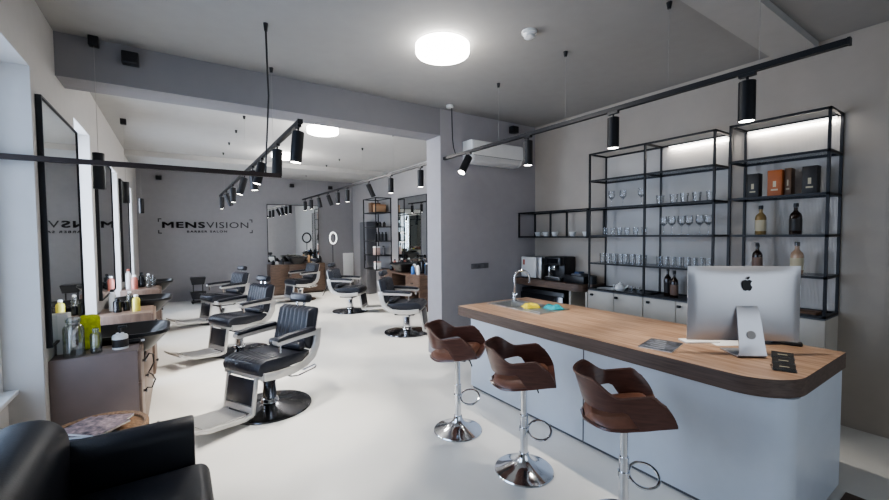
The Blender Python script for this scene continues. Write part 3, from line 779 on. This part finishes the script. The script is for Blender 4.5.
# bottles
def bottle(label, loc, r, h, body, labelm, capm, group='spirit bottles on the shelves', square=False):
    t = thing('spirit_bottle', label, 'bottle', loc, 0, group)
    n = 28
    MB().lathe([(0, 0), (r*.95, 0), (r, .006), (r, h*.58), (r*.86, h*.66), (r*.42, h*.74), (r*.34, h*.78), (r*.34, h*.88), (0, h*.88)], n).build('glass_body', body, t)
    MB().lathe([(0, h*.875), (r*.42, h*.875), (r*.42, h*.99), (r*.36, h), (0, h)], 18).build('cap', capm, t)
    MB().lathe([(r*1.01, h*.12), (r*1.015, h*.12), (r*1.015, h*.50), (r*1.01, h*.50)], n).build('paper_label', labelm, t)
bottle('amber spirit bottle with cream label below the black carton', (4.55, 1.47, Z2), .042, .27, M_amber, M_label, M_blackp)
bottle('dark spirit bottle with a black label below the right carton', (4.55, 1.215, Z2), .044, .275, M_darkbottle, M_blackcard, M_blackp)
bottle('dark bottle with brown label rising behind the computer, left one on its shelf', (4.55, 1.49, Z3), .040, .265, M_darkbottle, mat('brown_label', (.20, .13, .10), .6, var=.2), M_blackp)
bottle('pale amber bottle with dark cap rising behind the computer, right one on its shelf', (4.55, 1.20, Z3), .046, .28, mat('pale_spirit', (.45, .30, .20), .15, coat=.5), M_label, M_darkbottle)
bottle('tall black bottle on the cabinet left of the computer, rear of the pair', (4.60, 2.34, ZS), .038, .32, M_darkbottle, M_blackcard, M_blackp)
bottle('tall dark brown bottle on the cabinet left of the computer, front of the pair', (4.50, 2.22, ZS), .040, .30, M_darkbottle, mat('brown_label', (.20, .13, .10), .6, var=.2), M_blackp)
def carton(label, loc, w, d, h, material, two=None):
    t = thing('bottle_carton', label, 'carton', loc, 0, 'bottle cartons on the shelf')
    MB().b2(-d/2, d/2, -w/2, w/2, 0, h, .003).build('box', material, t)
    MB().b2(-d/2-.001, -d/2, -w*.24, w*.24, h*.22, h*.28).b2(-d/2-.001, -d/2, -w*.11, w*.11, h*.36, h*.58).build('printed_emblem', M_label, t)
carton('black bottle carton with pale print, leftmost on the shelf', (4.55, 1.525, Z1), .095, .09, .225, M_blackcard)
carton('bright orange bottle carton in the middle of the shelf', (4.54, 1.355, Z1), .105, .10, .235, M_orange)
carton('brown bottle carton pressed against the orange one', (4.58, 1.272, Z1), .05, .10, .245, M_browncard)
carton('black bottle carton with pale print, rightmost on the shelf', (4.55, 1.118, Z1), .10, .09, .24, M_blackcard)
flat('closed_book', 'dark book lying flat at the bottom of the right shelf', 'book', 4.53, 1.16, .17, .24, .03, 0, M_browncard, ZS+.0, .003)

# ------------------------------------------------------------------ coffee corner
t = thing('coffee_counter', 'short walnut counter with a rounded end in the corner below the cups', 'counter', (0, 0, 0))
poly = [(WR-.002, 3.23), (WR-.002, YB-.002), (4.33, YB-.002), (4.33, 3.42)] + [(4.33+.12-.12*math.cos(a), 3.42-.12*math.sin(a)) for a in [PI/2*k/8 for k in range(1, 9)]] + [(4.47, 3.30), (4.47, 3.23)]
MB().prism(poly, 'z', .915, 1.01).build('counter_top', M_cabwood, t)
MB().b2(4.38, 4.72, 3.50, 3.53, 0, .915).b2(4.38, 4.72, 3.24, 3.27, 0, .915).build('side_panel', M_cream, t)
t = thing('bar_fridge', 'black undercounter fridge below the coffee counter', 'fridge', (4.36, 4.02, 0))
MB().b2(.03, .36, -.40, .40, .02, .86, .006).b2(.08, .32, -.36, .36, 0, .02).build('body', M_blackp, t)
d = MB().b2(0, .028, -.40, .40, .03, .80, .004).build('door', M_gloss, t); MB().b2(-.02, 0, -.34, -.32, .3, .72, .004).build('handle', M_black, d)
ZK = 1.01
t = thing('microwave_oven', 'white fronted boxy appliance in the corner beside the coffee machine', 'appliance', (4.40, 4.24, ZK))
MB().b2(0, .30, -.20, .20, .012, .325, .008).b2(.03, .06, -.18, -.15, 0, .012).b2(.03, .06, .15, .18, 0, .012).b2(.24, .27, -.18, -.15, 0, .012).b2(.24, .27, .15, .18, 0, .012).build('housing', M_steel, t)
MB().b2(-.012, 0, -.10, .195, .02, .318, .004).build('door', M_white, t)
MB().b2(-.010, 0, -.195, -.105, .02, .318, .004).build('control_panel', M_steel, t)
MB().b2(-.0135, -.012, .12, .16, .20, .28).build('sticker', M_red, t)
t = thing('coffee_machine', 'black automatic coffee machine with chrome spout beside the white appliance', 'coffee machine', (4.40, 3.84, ZK), 0)
MB().b2(.09, .32, -.145, .145, 0, .34, .014).b2(0, .09, -.145, .145, .22, .34, .014).b2(0, .09, -.145, .145, 0, .05, .008).build('housing', M_blackp, t)
MB().b2(.02, .07, -.03, .03, .15, .22, .006).build('spout', M_chrome, t)
MB().b2(-.004, 0, -.10, .10, .25, .315).build('display_panel', M_gloss, t)
MB().b2(.004, .085, -.12, .12, .05, .056).build('drip_tray', M_steel, t)
MB().b2(.0, .07, .05, .08, .06, .20, .006).build('milk_pipe', M_chrome, t)
t = thing('serving_tray', 'black tray box with napkins and sachets right of the coffee machine', 'tray', (4.43, 3.50, ZK))
MB().b2(0, .24, -.165, .17, 0, .10, .006).build('box', M_blackp, t)
MB().b2(.03, .20, -.10, .06, .10, .125, .004).build('napkin_pile', M_grey, t)
MB().b2(.04, .16, -.06, .02, .125, .15, .008).build('blue_packet', mat('blue_packet', (.05, .09, .19), .4, var=.2), t)
t = thing('coffee_canister', 'short black canister at the right end of the coffee counter', 'canister', (4.55, 3.285, ZK))
MB().lathe([(0, 0), (.05, 0), (.05, .09), (0, .09)], 22).build('can', M_blackp, t); MB().lathe([(0, .09), (.052, .09), (.052, .105), (0, .108)], 22).build('lid', M_black, t)

# air conditioner on the dividing wall
t = thing('air_conditioner', 'white wall mounted air conditioner high on the dividing wall', 'air conditioner', (3.79, YB, 2.655))
W = .94
MB().prism([(0, .0), (0, .30), (-.19, .30), (-.215, .28), (-.225, .12), (-.19, .03), (-.13, 0)], 'x', -W/2, W/2, .008).build('housing', M_white, t)
MB().prism([(-.216, .10), (-.226, .12), (-.2165, .282), (-.2245, .282), (-.233, .12), (-.226, .092)], 'x', -W/2+.01, W/2-.01).build('front_panel', M_white, t)
MB().prism([(-.222, .085), (-.20, .03), (-.145, -.004), (-.135, 0), (-.19, .04), (-.21, .085)], 'x', -W/2+.05, W/2-.05).build('air_flap', mat('ac_flap', (.62, .62, .62), .4), t)
MB().b2(-W/2+.03, W/2-.03, -.2235, -.218, .088, .096).build('outlet_gap', M_grey, t)
t = thing('switch_panel', 'dark grey strip of light switches on the dividing wall behind the desk', 'switch', (3.615, YB, 1.222))
MB().b2(-.155, .155, -.012, 0, -.036, .036, .003).build('plate', M_grey, t)
for k in range(4): MB().b2(-.145+k*.073, -.078+k*.073, -.016, -.012, -.03, .03, .002).build('rocker', M_grey, t)

# ------------------------------------------------------------------ left side stations
def drawer_cabinet(x0, x1, y0, y1, z, label, sidem, n=3, knobs=2):
    t = thing('barber_cabinet', label, 'cabinet', (0, 0, 0), 0, 'barber cabinets along the mirrors')
    MB().b2(x0, x1-.02, y0, y1, 0, z, .003).build('carcass', sidem, t)
    h = (z-.06)/n
    for k in range(n):
        d = MB().b2(x1-.02, x1, y0+.004, y1-.004, .05+k*h+.003, .05+(k+1)*h-.003, .002).build('drawer', M_cabfront, t)
        for q in range(knobs):
            yy = y0+(y1-y0)*(q+.5)/knobs if knobs > 1 else y0+.14
            MB().lathe([(0, 0), (.010, 0), (.010, .012), (.017, .016), (.015, .026), (0, .028)], 14, (0, 0, 0), Matrix.Translation((x1, yy, .05+(k+.55)*h)) @ Matrix.Rotation(PI/2, 4, 'Y')).build('knob', M_darkchrome, d)
    return t
def wash_basin(x0, x1, y0, y1, z, label, cx=None):
    t = thing('wash_basin', label, 'basin', (0, 0, 0), 0, 'black wash basins')
    xm, ym = (x0+x1)/2, (y0+y1)/2; hx, hy = (x1-x0)/2, (y1-y0)/2
    prof = [(.05, 0), (.42, 0), (.62, .05), (.93, .17), (1.0, .19), (1.0, .215), (.93, .215), (.86, .19), (.55, .09), (.05, .07)]
    rings = []; n = 40
    b = bmesh.new()
    for s, zz in prof:
        rg = []
        for i in range(n):
            a = 2*PI*i/n; ca, sa = math.cos(a), math.sin(a)
            e = .45
            rg.append(b.verts.new((xm+hx*s*math.copysign(abs(ca)**e, ca), ym+hy*s*math.copysign(abs(sa)**e, sa), z-.215+zz)))
        rings.append(rg)
    for p, q in zip(rings, rings[1:]):
        for i in range(n): b.faces.new((p[i], p[(i+1) % n], q[(i+1) % n], q[i]))
    b.faces.new(rings[0]); b.faces.new(rings[-1])
    bmesh.ops.recalc_face_normals(b, faces=b.faces[:])
    m = MB(); m._add(b); m.build('bowl', M_blackp, t)
    return t
def stand(x0, x1, y0, y1, z, label):
    t = thing('basin_cabinet', label, 'cabinet', (0, 0, 0), 0, 'narrow cabinets under the basins')
    MB().b2(x0, x1-.02, y0, y1, 0, z).build('carcass', M_cabside, t)
    d = MB().b2(x1-.02, x1, y0+.004, y1-.004, .04, z-.004, .002).build('door', M_cabfront, t)
    MB().lathe([(0, 0), (.008, 0), (.008, .012), (.015, .016), (.013, .024), (0, .026)], 14, (0, 0, 0), Matrix.Translation((x1, y0+.08, z*.75)) @ Matrix.Rotation(PI/2, 4, 'Y')).build('knob', M_darkchrome, d)
    return t
LX = WL+.002
drawer_cabinet(LX, -.255, 3.885, 4.20, .80, 'taupe drawer cabinet with round knobs beside the armchair', M_cabside, 3, 1)
drawer_cabinet(LX, -.245, 5.80, 6.42, .79, 'brown drawer cabinet under the second mirror of the left wall', M_cabfront, 3, 1)
drawer_cabinet(LX, -.245, 8.25, 8.9, .80, 'brown drawer cabinet under the third mirror of the left wall', M_cabfront, 3, 1)
stand(LX, -.255, 4.205, 5.50, .64, 'low cabinet carrying the nearest black wash basin')
stand(LX, -.30, 6.425, 7.50, .64, 'low cabinet carrying the second black wash basin of the left wall')
stand(LX, -.30, 8.905, 9.95, .64, 'low cabinet carrying the farthest black wash basin of the left wall')
wash_basin(-.74, -.07, 4.23, 4.86, .857, 'glossy black wash basin between the first two cabinets on the left')
wash_basin(-.74, -.07, 6.45, 7.08, .857, 'glossy black wash basin behind the second cabinet on the left')
wash_basin(-.74, -.07, 8.93, 9.55, .857, 'glossy black wash basin behind the third cabinet on the left')

def jar(name, label, cat, loc, r, h, material, capm=None, fill=None, n=8, group=None, neck=.5, capname='stopper'):
    t = thing(name, label, cat, loc, 0, group)
    MB().lathe([(0, 0), (r, 0), (r, h*.70), (r*.85, h*.78), (r*neck, h*.82), (r*neck, h*.88), (0, h*.88)], n).build('body', material, t)
    if capm: MB().lathe([(0, h*.88), (r*neck*1.15, h*.88), (r*neck*1.15, h*.96), (r*neck*.7, h), (0, h)], 16).build(capname, capm, t)
    if fill: MB().lathe([(r*1.01, h*.12), (r*1.02, h*.12), (r*1.02, h*.55), (r*1.01, h*.55)], n).build('paper_label', fill, t)
    return t
M_jar = glass('thick_jar_glass', (.84, .89, .90), .20, .10)
Zc = .80
jar('glass_jar', 'large empty glass jar on the taupe cabinet', 'jar', (-.65, 3.965, Zc), .062, .29, M_jar, M_jar, None, 10, None, .62, 'lid')
jar('glass_bottle', 'small clear glass bottle between the large jar and the pump bottle', 'bottle', (-.53, 3.99, Zc), .036, .19, M_jar, M_jar, None, 16)
t = jar('pump_bottle', 'black and white pump bottle on the taupe cabinet edge', 'bottle', (-.39, 4.03, Zc), .052, .14, M_white, None, M_blackcard, 16)
MB().cyl((0, 0, .118), (0, 0, .165), .008, n=10).b2(-.012, .045, -.012, .012, .16, .178, .004).build('pump_head', M_blackp, t)
o = MB().box((0, 0, .135), (.13, .085, .27), 0, .032, 4).build('folded_towel', M_lime); o.location = (-.585, 4.145, Zc+.001)
tag(o, 'bright lime yellow folded towel standing behind the glass jars', 'towel')
t = thing('tissue_box', 'white box stacked against the first mirror', 'box', (-.73, 4.13, Zc)); MB().b2(-.035, .035, -.06, .06, 0, .30, .004).build('carton', M_paper, t); MB().b2(-.02, .02, -.04, .04, .30, .302).build('opening', M_cream, t)
t = thing('hair_clipper', 'black hair clipper lying beside the wash basin on the near cabinet', 'clipper', (-.33, 4.16, Zc+.001), R(10))
MB().b2(-.09, .06, -.022, .022, 0, .036, .012, 3).build('body', M_blackp, t); MB().b2(.06, .085, -.02, .02, .008, .026).build('blade', M_chrome, t)
t = thing('hanging_cable', 'dark cable looping down the drawer fronts of the near cabinet', 'cord', (0, 0, 0))
MB().tube([(-.2475, 4.30, .62), (-.225, 4.32, .66), (-.20, 4.36, .64), (-.195, 4.38, .56), (-.22, 4.36, .51), (-.235, 4.33, .49), (-.21, 4.36, .46), (-.19, 4.40, .40), (-.215, 4.37, .34), (-.2475, 4.33, .36)], .006, 8).build('loop', M_blackp, t)
# second and third station items
Z2c = .79
jar('cosmetic_bottle', 'yellow filled clear bottle on the second cabinet', 'bottle', (-.42, 6.02, Z2c), .04, .20, mat('yellow_lotion', (.55, .47, .08), .2, coat=.4), M_white, None, 16)
jar('cosmetic_bottle', 'black cosmetic bottle on the second cabinet, by the wall', 'bottle', (-.60, 6.06, Z2c), .04, .17, M_gloss, M_blackp, None, 16)
jar('cosmetic_bottle', 'white spray bottle on the second cabinet under the mirror', 'bottle', (-.66, 6.22, Z2c), .035, .26, M_white, M_blackp, None, 16)
jar('cosmetic_bottle', 'clear bottle behind the yellow one on the second cabinet', 'bottle', (-.50, 6.26, Z2c), .035, .22, M_jar, M_white, None, 16)
jar('cosmetic_bottle', 'short black jar on the second cabinet', 'bottle', (-.52, 6.12, Z2c), .035, .12, M_gloss, M_chrome, None, 16)
jar('cosmetic_bottle', 'pale red bottle on the third cabinet', 'bottle', (-.60, 8.45, .80), .045, .24, M_red, M_white, None, 16)
jar('cosmetic_bottle', 'tall white bottle at the mirror on the third cabinet', 'bottle', (-.69, 8.55, .80), .04, .34, M_paper, M_red, None, 16)
jar('cosmetic_bottle', 'clear bottle in the middle of the third cabinet', 'bottle', (-.42, 8.6, .80), .04, .24, M_jar, M_white, None, 16)
jar('cosmetic_bottle', 'black bottle on the third cabinet beside the clear ones', 'bottle', (-.52, 8.72, .80), .04, .26, M_gloss, M_blackp, None, 16)
jar('cosmetic_bottle', 'small clear bottle at the front of the third cabinet', 'bottle', (-.36, 8.75, .80), .035, .20, M_jar, M_chrome, None, 16)
# things by the back wall
t = thing('tool_trolley', 'small black two-tray trolley standing by the back wall left of the barber chairs', 'trolley', (.42, 11.75, 0))
for z in (.12, .48):
    MB().prism([(-.17, z+.17), (-.13, z), (.13, z), (.17, z+.17)], 'y', -.16, .16, .008).build('tray', M_blackp, t)
MB().cyl((-.10, .0, .05), (-.10, .0, .52), .012, n=10).cyl((.10, .0, .05), (.10, .0, .52), .012, n=10).build('post', M_blackp, t)
MB().b2(-.15, .15, -.14, .14, .03, .06, .006).build('base', M_blackp, t)
for sx in (-1, 1):
    for sy in (-1, 1): MB().cyl((sx*.12, sy*.11-.008, .016), (sx*.12, sy*.11+.008, .016), .016, n=14).build('wheel', M_blackp, t)

# ------------------------------------------------------------------ right side station
t = thing('styling_cabinet', 'walnut styling cabinet with open shelves below the right wall mirror', 'cabinet', (0, 0, 0))
X0, X1, Y0_, Y1_, zt = 4.27, WR-.002, 7.35, 9.35, .80
m = MB().b2(X0, X1, Y0_, Y1_, zt-.04, zt).b2(X0, X1, Y0_, Y1_, .06, .10).b2(X0+.02, X1, Y0_, Y1_, .42, .45)
for yy in (Y0_, 7.95, 8.65, Y1_-.03): m.b2(X0+.005, X1, yy, yy+.03, .10, zt-.04)
m.b2(X1-.01, X1, Y0_, Y1_, .10, zt-.04).b2(X0+.05, X1, Y0_+.03, Y1_-.03, 0, .06)
m.build('carcass', M_cabwood, t)
for y0, y1 in ((7.38, 7.95), (8.68, 9.32)):
    d = MB().b2(X0, X0+.018, y0+.003, y1-.003, .45, zt-.043, .002).build('drawer', M_cabwood, t)
    MB().b2(X0-.02, X0, (y0+y1)/2-.05, (y0+y1)/2+.05, .60, .615).build('handle', M_black, d)
t = wash_basin(4.15, 4.68, 8.05, 8.62, 1.017, 'black wash basin on the styling cabinet by the right wall mirror')
SB = [(4.52, 7.45, .05, .26, M_blackp, 'black'), (4.40, 7.62, .04, .24, M_white, 'white'), (4.60, 7.60, .045, .28, M_blue, 'blue'), (4.36, 7.78, .045, .20, M_blue, 'short blue'),
      (4.62, 7.80, .05, .34, M_gloss, 'tall glossy black'), (4.48, 7.92, .045, .25, M_white, 'stout white'), (4.62, 8.80, .05, .30, M_blackp, 'far black'), (4.42, 8.95, .05, .22, M_gloss, 'squat black'), (4.58, 9.1, .04, .26, M_red, 'reddish')]
for x, yy, r_, h_, mt, nm in SB:
    jar('styling_bottle', nm + ' styling bottle on the walnut cabinet below the right wall mirror', 'bottle', (x, yy, zt), r_, h_, mt, M_blackp if mt is not M_blackp else M_white, None, 16)
# wall shelf beyond
t = thing('display_shelf', 'tall black steel display shelf on the right wall with five compartments', 'shelf unit', (0, 0, 0))
x0, x1, y0, y1, z0, z1 = 4.30, WR-.012, 9.60, 10.40, .76, 2.64; m = MB(); r = .011
ZD = [z0+(z1-z0)*k/5 for k in range(6)]
for xx in (x0, x1):
    for yy in (y0, y1): bars(m, [((xx, yy, z0), (xx, yy, z1))], r)
for z in ZD: bars(m, [((x0, y0, z), (x0, y1, z)), ((x1, y0, z), (x1, y1, z)), ((x0, y0, z), (x1, y0, z)), ((x0, y1, z), (x1, y1, z))], r)
m.build('frame', M_black, t)
for z in ZD[:-1]: MB().b2(x0+r, x1-r, y0+r, y1-r, z-.006, z+.006).build('shelf_board', M_black, t)
def product(name, label, cat, loc, r_, h_, mt, cap=M_blackp): jar(name, label, cat, loc, r_, h_, mt, cap, None, 14)
t = thing('gift_box', 'tan gift box on the top compartment of the display shelf', 'box', (4.52, 9.82, ZD[4]+.012)); MB().b2(-.15, .13, -.11, .11, 0, .20, .004).build('box', mat('tan_carton', (.42, .26, .15), .6), t); MB().b2(-.152, .132, -.112, .112, .16, .205, .004).build('lid', mat('tan_lid', (.36, .2, .11), .6), t)
t = thing('gift_box', 'brown gift box behind the tan one on the display shelf', 'box', (4.48, 10.1, ZD[4]+.012)); MB().b2(-.12, .14, -.10, .10, 0, .26, .004).build('box', M_browncard, t); MB().b2(-.122, .142, -.102, .102, .20, .265, .004).build('lid', M_browncard, t)
for k, xx in enumerate((4.40, 4.50, 4.62)): product('shampoo_bottle', 'dark low bottle on the second compartment from the top, %s from the left' % ORD[k], 'bottle', (xx, 9.78, ZD[3]+.012), .04, .13, M_gloss)
for k, xx in enumerate((4.37, 4.46, 4.55, 4.65)): product('shampoo_bottle', 'black shampoo bottle on the middle compartment of the display shelf, %s from the left' % ORD[k], 'bottle', (xx, 9.75, ZD[2]+.012), .038, .23, M_blackp)
t = thing('soap_pack', 'pale pink box on the fourth compartment of the display shelf', 'box', (4.40, 9.80, ZD[1]+.012)); MB().b2(-.07, .07, -.08, .08, 0, .22, .004).build('box', mat('pink_pack', (.52, .38, .34), .6), t); MB().b2(-.072, .072, -.082, .082, .19, .225, .003).build('lid', M_paper, t)
product('shampoo_bottle', 'grey bottle right of the pale pink box on the display shelf', 'bottle', (4.58, 9.76, ZD[1]+.012), .05, .24, M_grey)
t = thing('soap_pack', 'white paper pack on the bottom compartment of the display shelf', 'box', (4.42, 9.80, ZD[0]+.012)); MB().b2(-.07, .07, -.08, .08, 0, .20, .004).build('box', M_paper, t); MB().b2(-.072, .072, -.082, .082, .17, .205, .003).build('lid', mat('pink_lid', (.5, .36, .33), .6), t)
# grey tall cabinet, radiator, ring light
t = thing('tall_cabinet', 'tall plain dark grey cabinet against the right wall beyond the display shelf', 'cabinet', (0, 0, 0))
MB().b2(4.48, WR-.002, 10.60, 11.10, 0, 2.05, .004).build('carcass', M_grey, t)
d = MB().b2(4.46, 4.48, 10.605, 11.095, .05, 2.04, .002).build('door', M_grey, t); MB().b2(4.445, 4.46, 10.68, 10.70, .95, 1.15).build('handle', M_black, d)
t = thing('wall_radiator', 'flat white radiator panel on the back wall in the far right corner', 'radiator', (4.55, YL, .18))
MB().b2(-.17, .17, -.05, -.02, 0, .93, .008).build('panel', M_white, t); MB().b2(-.1, .1, -.02, 0, .15, .2).b2(-.1, .1, -.02, 0, .75, .8).build('wall_bracket', M_grey, t)
t = thing('ring_light', 'ring light on a thin black stand near the back wall', 'ring light', (3.62, 11.0, 0), R(30))
rg = [(.135*math.cos(a), 0, 1.60+.155*math.sin(a)) for a in [2*PI*k/40 for k in range(40)]]
rt = MB().tube(rg, .024, 12, True).build('ring_housing', M_blackp, t)
MB().tube([(x*1.0, -.018, z) for x, y, z in rg], .019, 12, True).build('ring_lamp', M_ring, rt)
MB().cyl((0, 0, .25), (0, 0, 1.43), .010, n=12).build('pole', M_blackp, t)
for k in range(3):
    a = 2*PI*k/3+.4
    MB().tube([(0, 0, .55), (.30*math.cos(a), .30*math.sin(a), .01), ], .009, 8).build('leg', M_blackp, t)

# cabinet below the back wall mirror
t = thing('mirror_cabinet', 'walnut cabinet standing below the wide back wall mirror', 'cabinet', (0, 0, 0))
MB().b2(2.14, 3.66, 11.86, YL-.002, .05, .86, .003).b2(2.18, 3.62, 11.92, YL-.01, 0, .05).build('carcass', M_cabwood, t)
for k in range(3):
    d = MB().b2(2.145+k*.505, 2.645+k*.505, 11.842, 11.86, .055, .855, .002).build('door', M_cabwood, t); MB().b2(2.60+k*.505, 2.615+k*.505, 11.825, 11.842, .5, .66).build('handle', M_black, d)
wash_basin(2.60, 3.15, 11.66, 12.2, 1.077, 'black wash basin on the walnut cabinet below the back wall mirror')
BB = [(2.24, 11.98, .05, .12, M_gloss, 'squat glossy'), (2.36, 12.1, .045, .10, M_white, 'small white'), (2.48, 12.0, .05, .16, M_blackp, 'matt black'), (3.24, 12.05, .035, .28, mat('tan_bottle', (.42, .27, .16), .4), 'tall tan'), (3.34, 12.1, .03, .24, M_label, 'cream'), (3.46, 12.0, .05, .18, M_gloss, 'broad black'), (3.58, 12.08, .045, .2, M_blackp, 'end black')]
for x, yy, r_, h_, mt, nm in BB: jar('styling_bottle', nm + ' bottle on the walnut cabinet at the back wall mirror', 'bottle', (x, yy, .86), r_, h_, mt, M_blackp, None, 14)

# ------------------------------------------------------------------ waiting corner
t = thing('leather_armchair', 'black leather armchair in the left foreground corner', 'armchair', (0, 0, 0))
def soft(name, c, d, bev, rz=0, tilt=0):
    Mx = Matrix.Translation(c) @ Matrix.Rotation(rz, 4, 'Z') @ Matrix.Rotation(tilt, 4, 'Y')
    return MB().box((0, 0, 0), d, 0, bev, 5, Mx).build(name, M_sofa, t)
# arms: rounded top, slightly flared
def arm(y0, y1):
    prof = []
    w = (y1-y0)/2; ym = (y0+y1)/2
    prof = [(ym-w, .06), (ym+w, .06), (ym+w, .57)] + [(ym+w*math.cos(a), .57+.085*math.sin(a)) for a in [PI*k/10 for k in range(1, 10)]] + [(ym-w, .57)]
    return MB().prism(prof, 'x', -.60, .055, .012).build('arm', M_sofa, t)
arm(2.60, 2.76); arm(1.66, 1.82)
MB().box((-.615, 2.24, .44), (.31, 1.0, .76), 0, .14, 7).build('backrest', M_sofa, t, sharp=60)
soft('seat_cushion', (-.17, 2.21, .345), (.58, .776, .17), .06)
MB().b2(-.70, .03, 1.80, 2.62, .06, .262, .01).build('seat_base', M_sofa, t)
for xx in (-.66, .0):
    for yy in (1.74, 2.68): MB().cyl((xx, yy, 0), (xx, yy, .06), .02, .026, 14).build('leg', M_chrome, t)
t = thing('rattan_table', 'round rattan side table between the armchair and the taupe cabinet', 'side table', (-.44, 3.19, 0))
MB().lathe([(0, .46), (.25, .46), (.262, .47), (.262, .50), (.25, .51), (.235, .50), (.235, .485), (0, .485)], 40).build('table_top', M_rattan, t)
m = MB()
for k in range(4):
    a = PI/4+k*PI/2; m = MB().tube([(.12*math.cos(a), .12*math.sin(a), .46), (.15*math.cos(a), .15*math.sin(a), .25), (.22*math.cos(a), .22*math.sin(a), 0.01)], .014, 8); m.build('leg', M_rattan, t)
for i, (dx, dy, rz, mt, lab) in enumerate([(-.03, -.02, 20, M_print2, 'dark magazine at the bottom of the pile on the rattan table'), (.02, .03, -25, M_print, 'blue and pink printed magazine in the middle of the pile'), (-.01, .0, 48, M_print, 'open looking colourful magazine on top of the pile on the rattan table')]):
    q = thing('magazine', lab, 'magazine', (-.44+dx, 3.19+dy, .487+i*.0145), R(rz), 'magazines on the rattan table')
    MB().b2(-.105, .105, -.145, .145, 0, .0125, .001).build('pages', M_paper, q); MB().b2(-.106, .106, -.146, .146, .0125, .0138).build('cover', mt, q)
# mat by the desk end
o = MB().b2(-.9, 0, -.85, 0, 0, .008, .002).build('floor_mat', M_mat); o.location = (3.525, .655, 0)
tag(o, 'brown floor mat at the right end of the reception desk', 'mat')

# ------------------------------------------------------------------ lights
def area(name, loc, rot, sx, sy, power, col):
    l = bpy.data.lights.new(name, 'AREA'); l.shape = 'RECTANGLE'; l.size = sx; l.size_y = sy; l.energy = power; l.color = col
    o = bpy.data.objects.new(name, l); o.location = loc; o.rotation_euler = rot; C.objects.link(o); return o
DAY = (.72, .83, 1.0)
for i, (a, b, zt) in enumerate(niches):
    area('daylight_%d' % i, (-1.16, (a+b)/2, (zt+.7)/2), (0, R(-90), 0), zt-.7, b-a-.1, [62, 90, 80, 70][i], (.60, .76, 1.0) if i == 0 else DAY)
area('daylight_front', (1.95, YF-.25, 1.6), (R(90), 0, 0), 4.2, 2.4, 38, (.84, .92, 1.0))
for p, d, pw in SPOTLAMPS:
    l = bpy.data.lights.new('spot_beam', 'SPOT'); l.energy = pw; l.spot_size = R(64); l.spot_blend = .35; l.shadow_soft_size = .035; l.color = (1, .93, .83)
    o = bpy.data.objects.new('spot_beam', l); o.location = p; o.rotation_euler = d.to_track_quat('-Z', 'Y').to_euler(); C.objects.link(o)
for x, y, pw in ((1.975, 2.955, 9), (1.92, 6.2, 35), (1.86, 8.6, 35)):
    l = bpy.data.lights.new('lamp_glow', 'POINT'); l.energy = pw; l.shadow_soft_size = .2; l.color = (1, .97, .93)
    o = bpy.data.objects.new('lamp_glow', l); o.location = (x, y, ZC-.33); C.objects.link(o)
for y0_, y1_ in ((1.82, 2.40), (1.0, 1.64)):
    l = area('panel_glow_helper', (WR-.055, (y0_+y1_)/2, ZTOP-.03), (0, R(-40), 0), .02, y1_-y0_, 2.2, (1, .96, .9))  # added helper lamp, spreads the glow over the top of the panel
w = bpy.data.worlds.new('World'); sc.world = w; w.use_nodes = True
nt = w.node_tree; bg = nt.nodes['Background']
sky = nt.nodes.new('ShaderNodeTexSky'); sky.sky_type = 'HOSEK_WILKIE'; sky.turbidity = 4
bg.inputs['Color'].default_value = (.75, .85, 1, 1)
nt.links.new(sky.outputs[0], bg.inputs[0]); bg.inputs['Strength'].default_value = .6

# ------------------------------------------------------------------ camera
f, yaw, pit, rol, h = 400.2, .5902, .0392, .0078, 1.68
s, c = math.sin(yaw), math.cos(yaw)
F0, R0, U0 = Vector((s, c, 0)), Vector((c, -s, 0)), Vector((0, 0, 1))
F = F0*math.cos(pit) - U0*math.sin(pit); U1 = U0*math.cos(pit) + F0*math.sin(pit)
Rv = R0*math.cos(rol) - U1*math.sin(rol); Uv = R0*math.sin(rol) + U1*math.cos(rol)
cd = bpy.data.cameras.new('camera'); cd.sensor_width = 36; cd.lens = 36*f/889; cd.clip_start = .05
co = bpy.data.objects.new('camera', cd); C.objects.link(co)
co.matrix_world = Matrix(((Rv.x, Uv.x, -F.x, 0), (Rv.y, Uv.y, -F.y, 0), (Rv.z, Uv.z, -F.z, h), (0, 0, 0, 1)))
sc.camera = co
sc.view_settings.view_transform = 'AgX'
sc.view_settings.exposure = 0.4
sc.view_settings.look = 'AgX - Medium High Contrast'
sc.cycles.max_bounces = 8; sc.cycles.transparent_max_bounces = 24
sc.cycles.use_denoising = True
sc.cycles.sample_clamp_indirect = 6
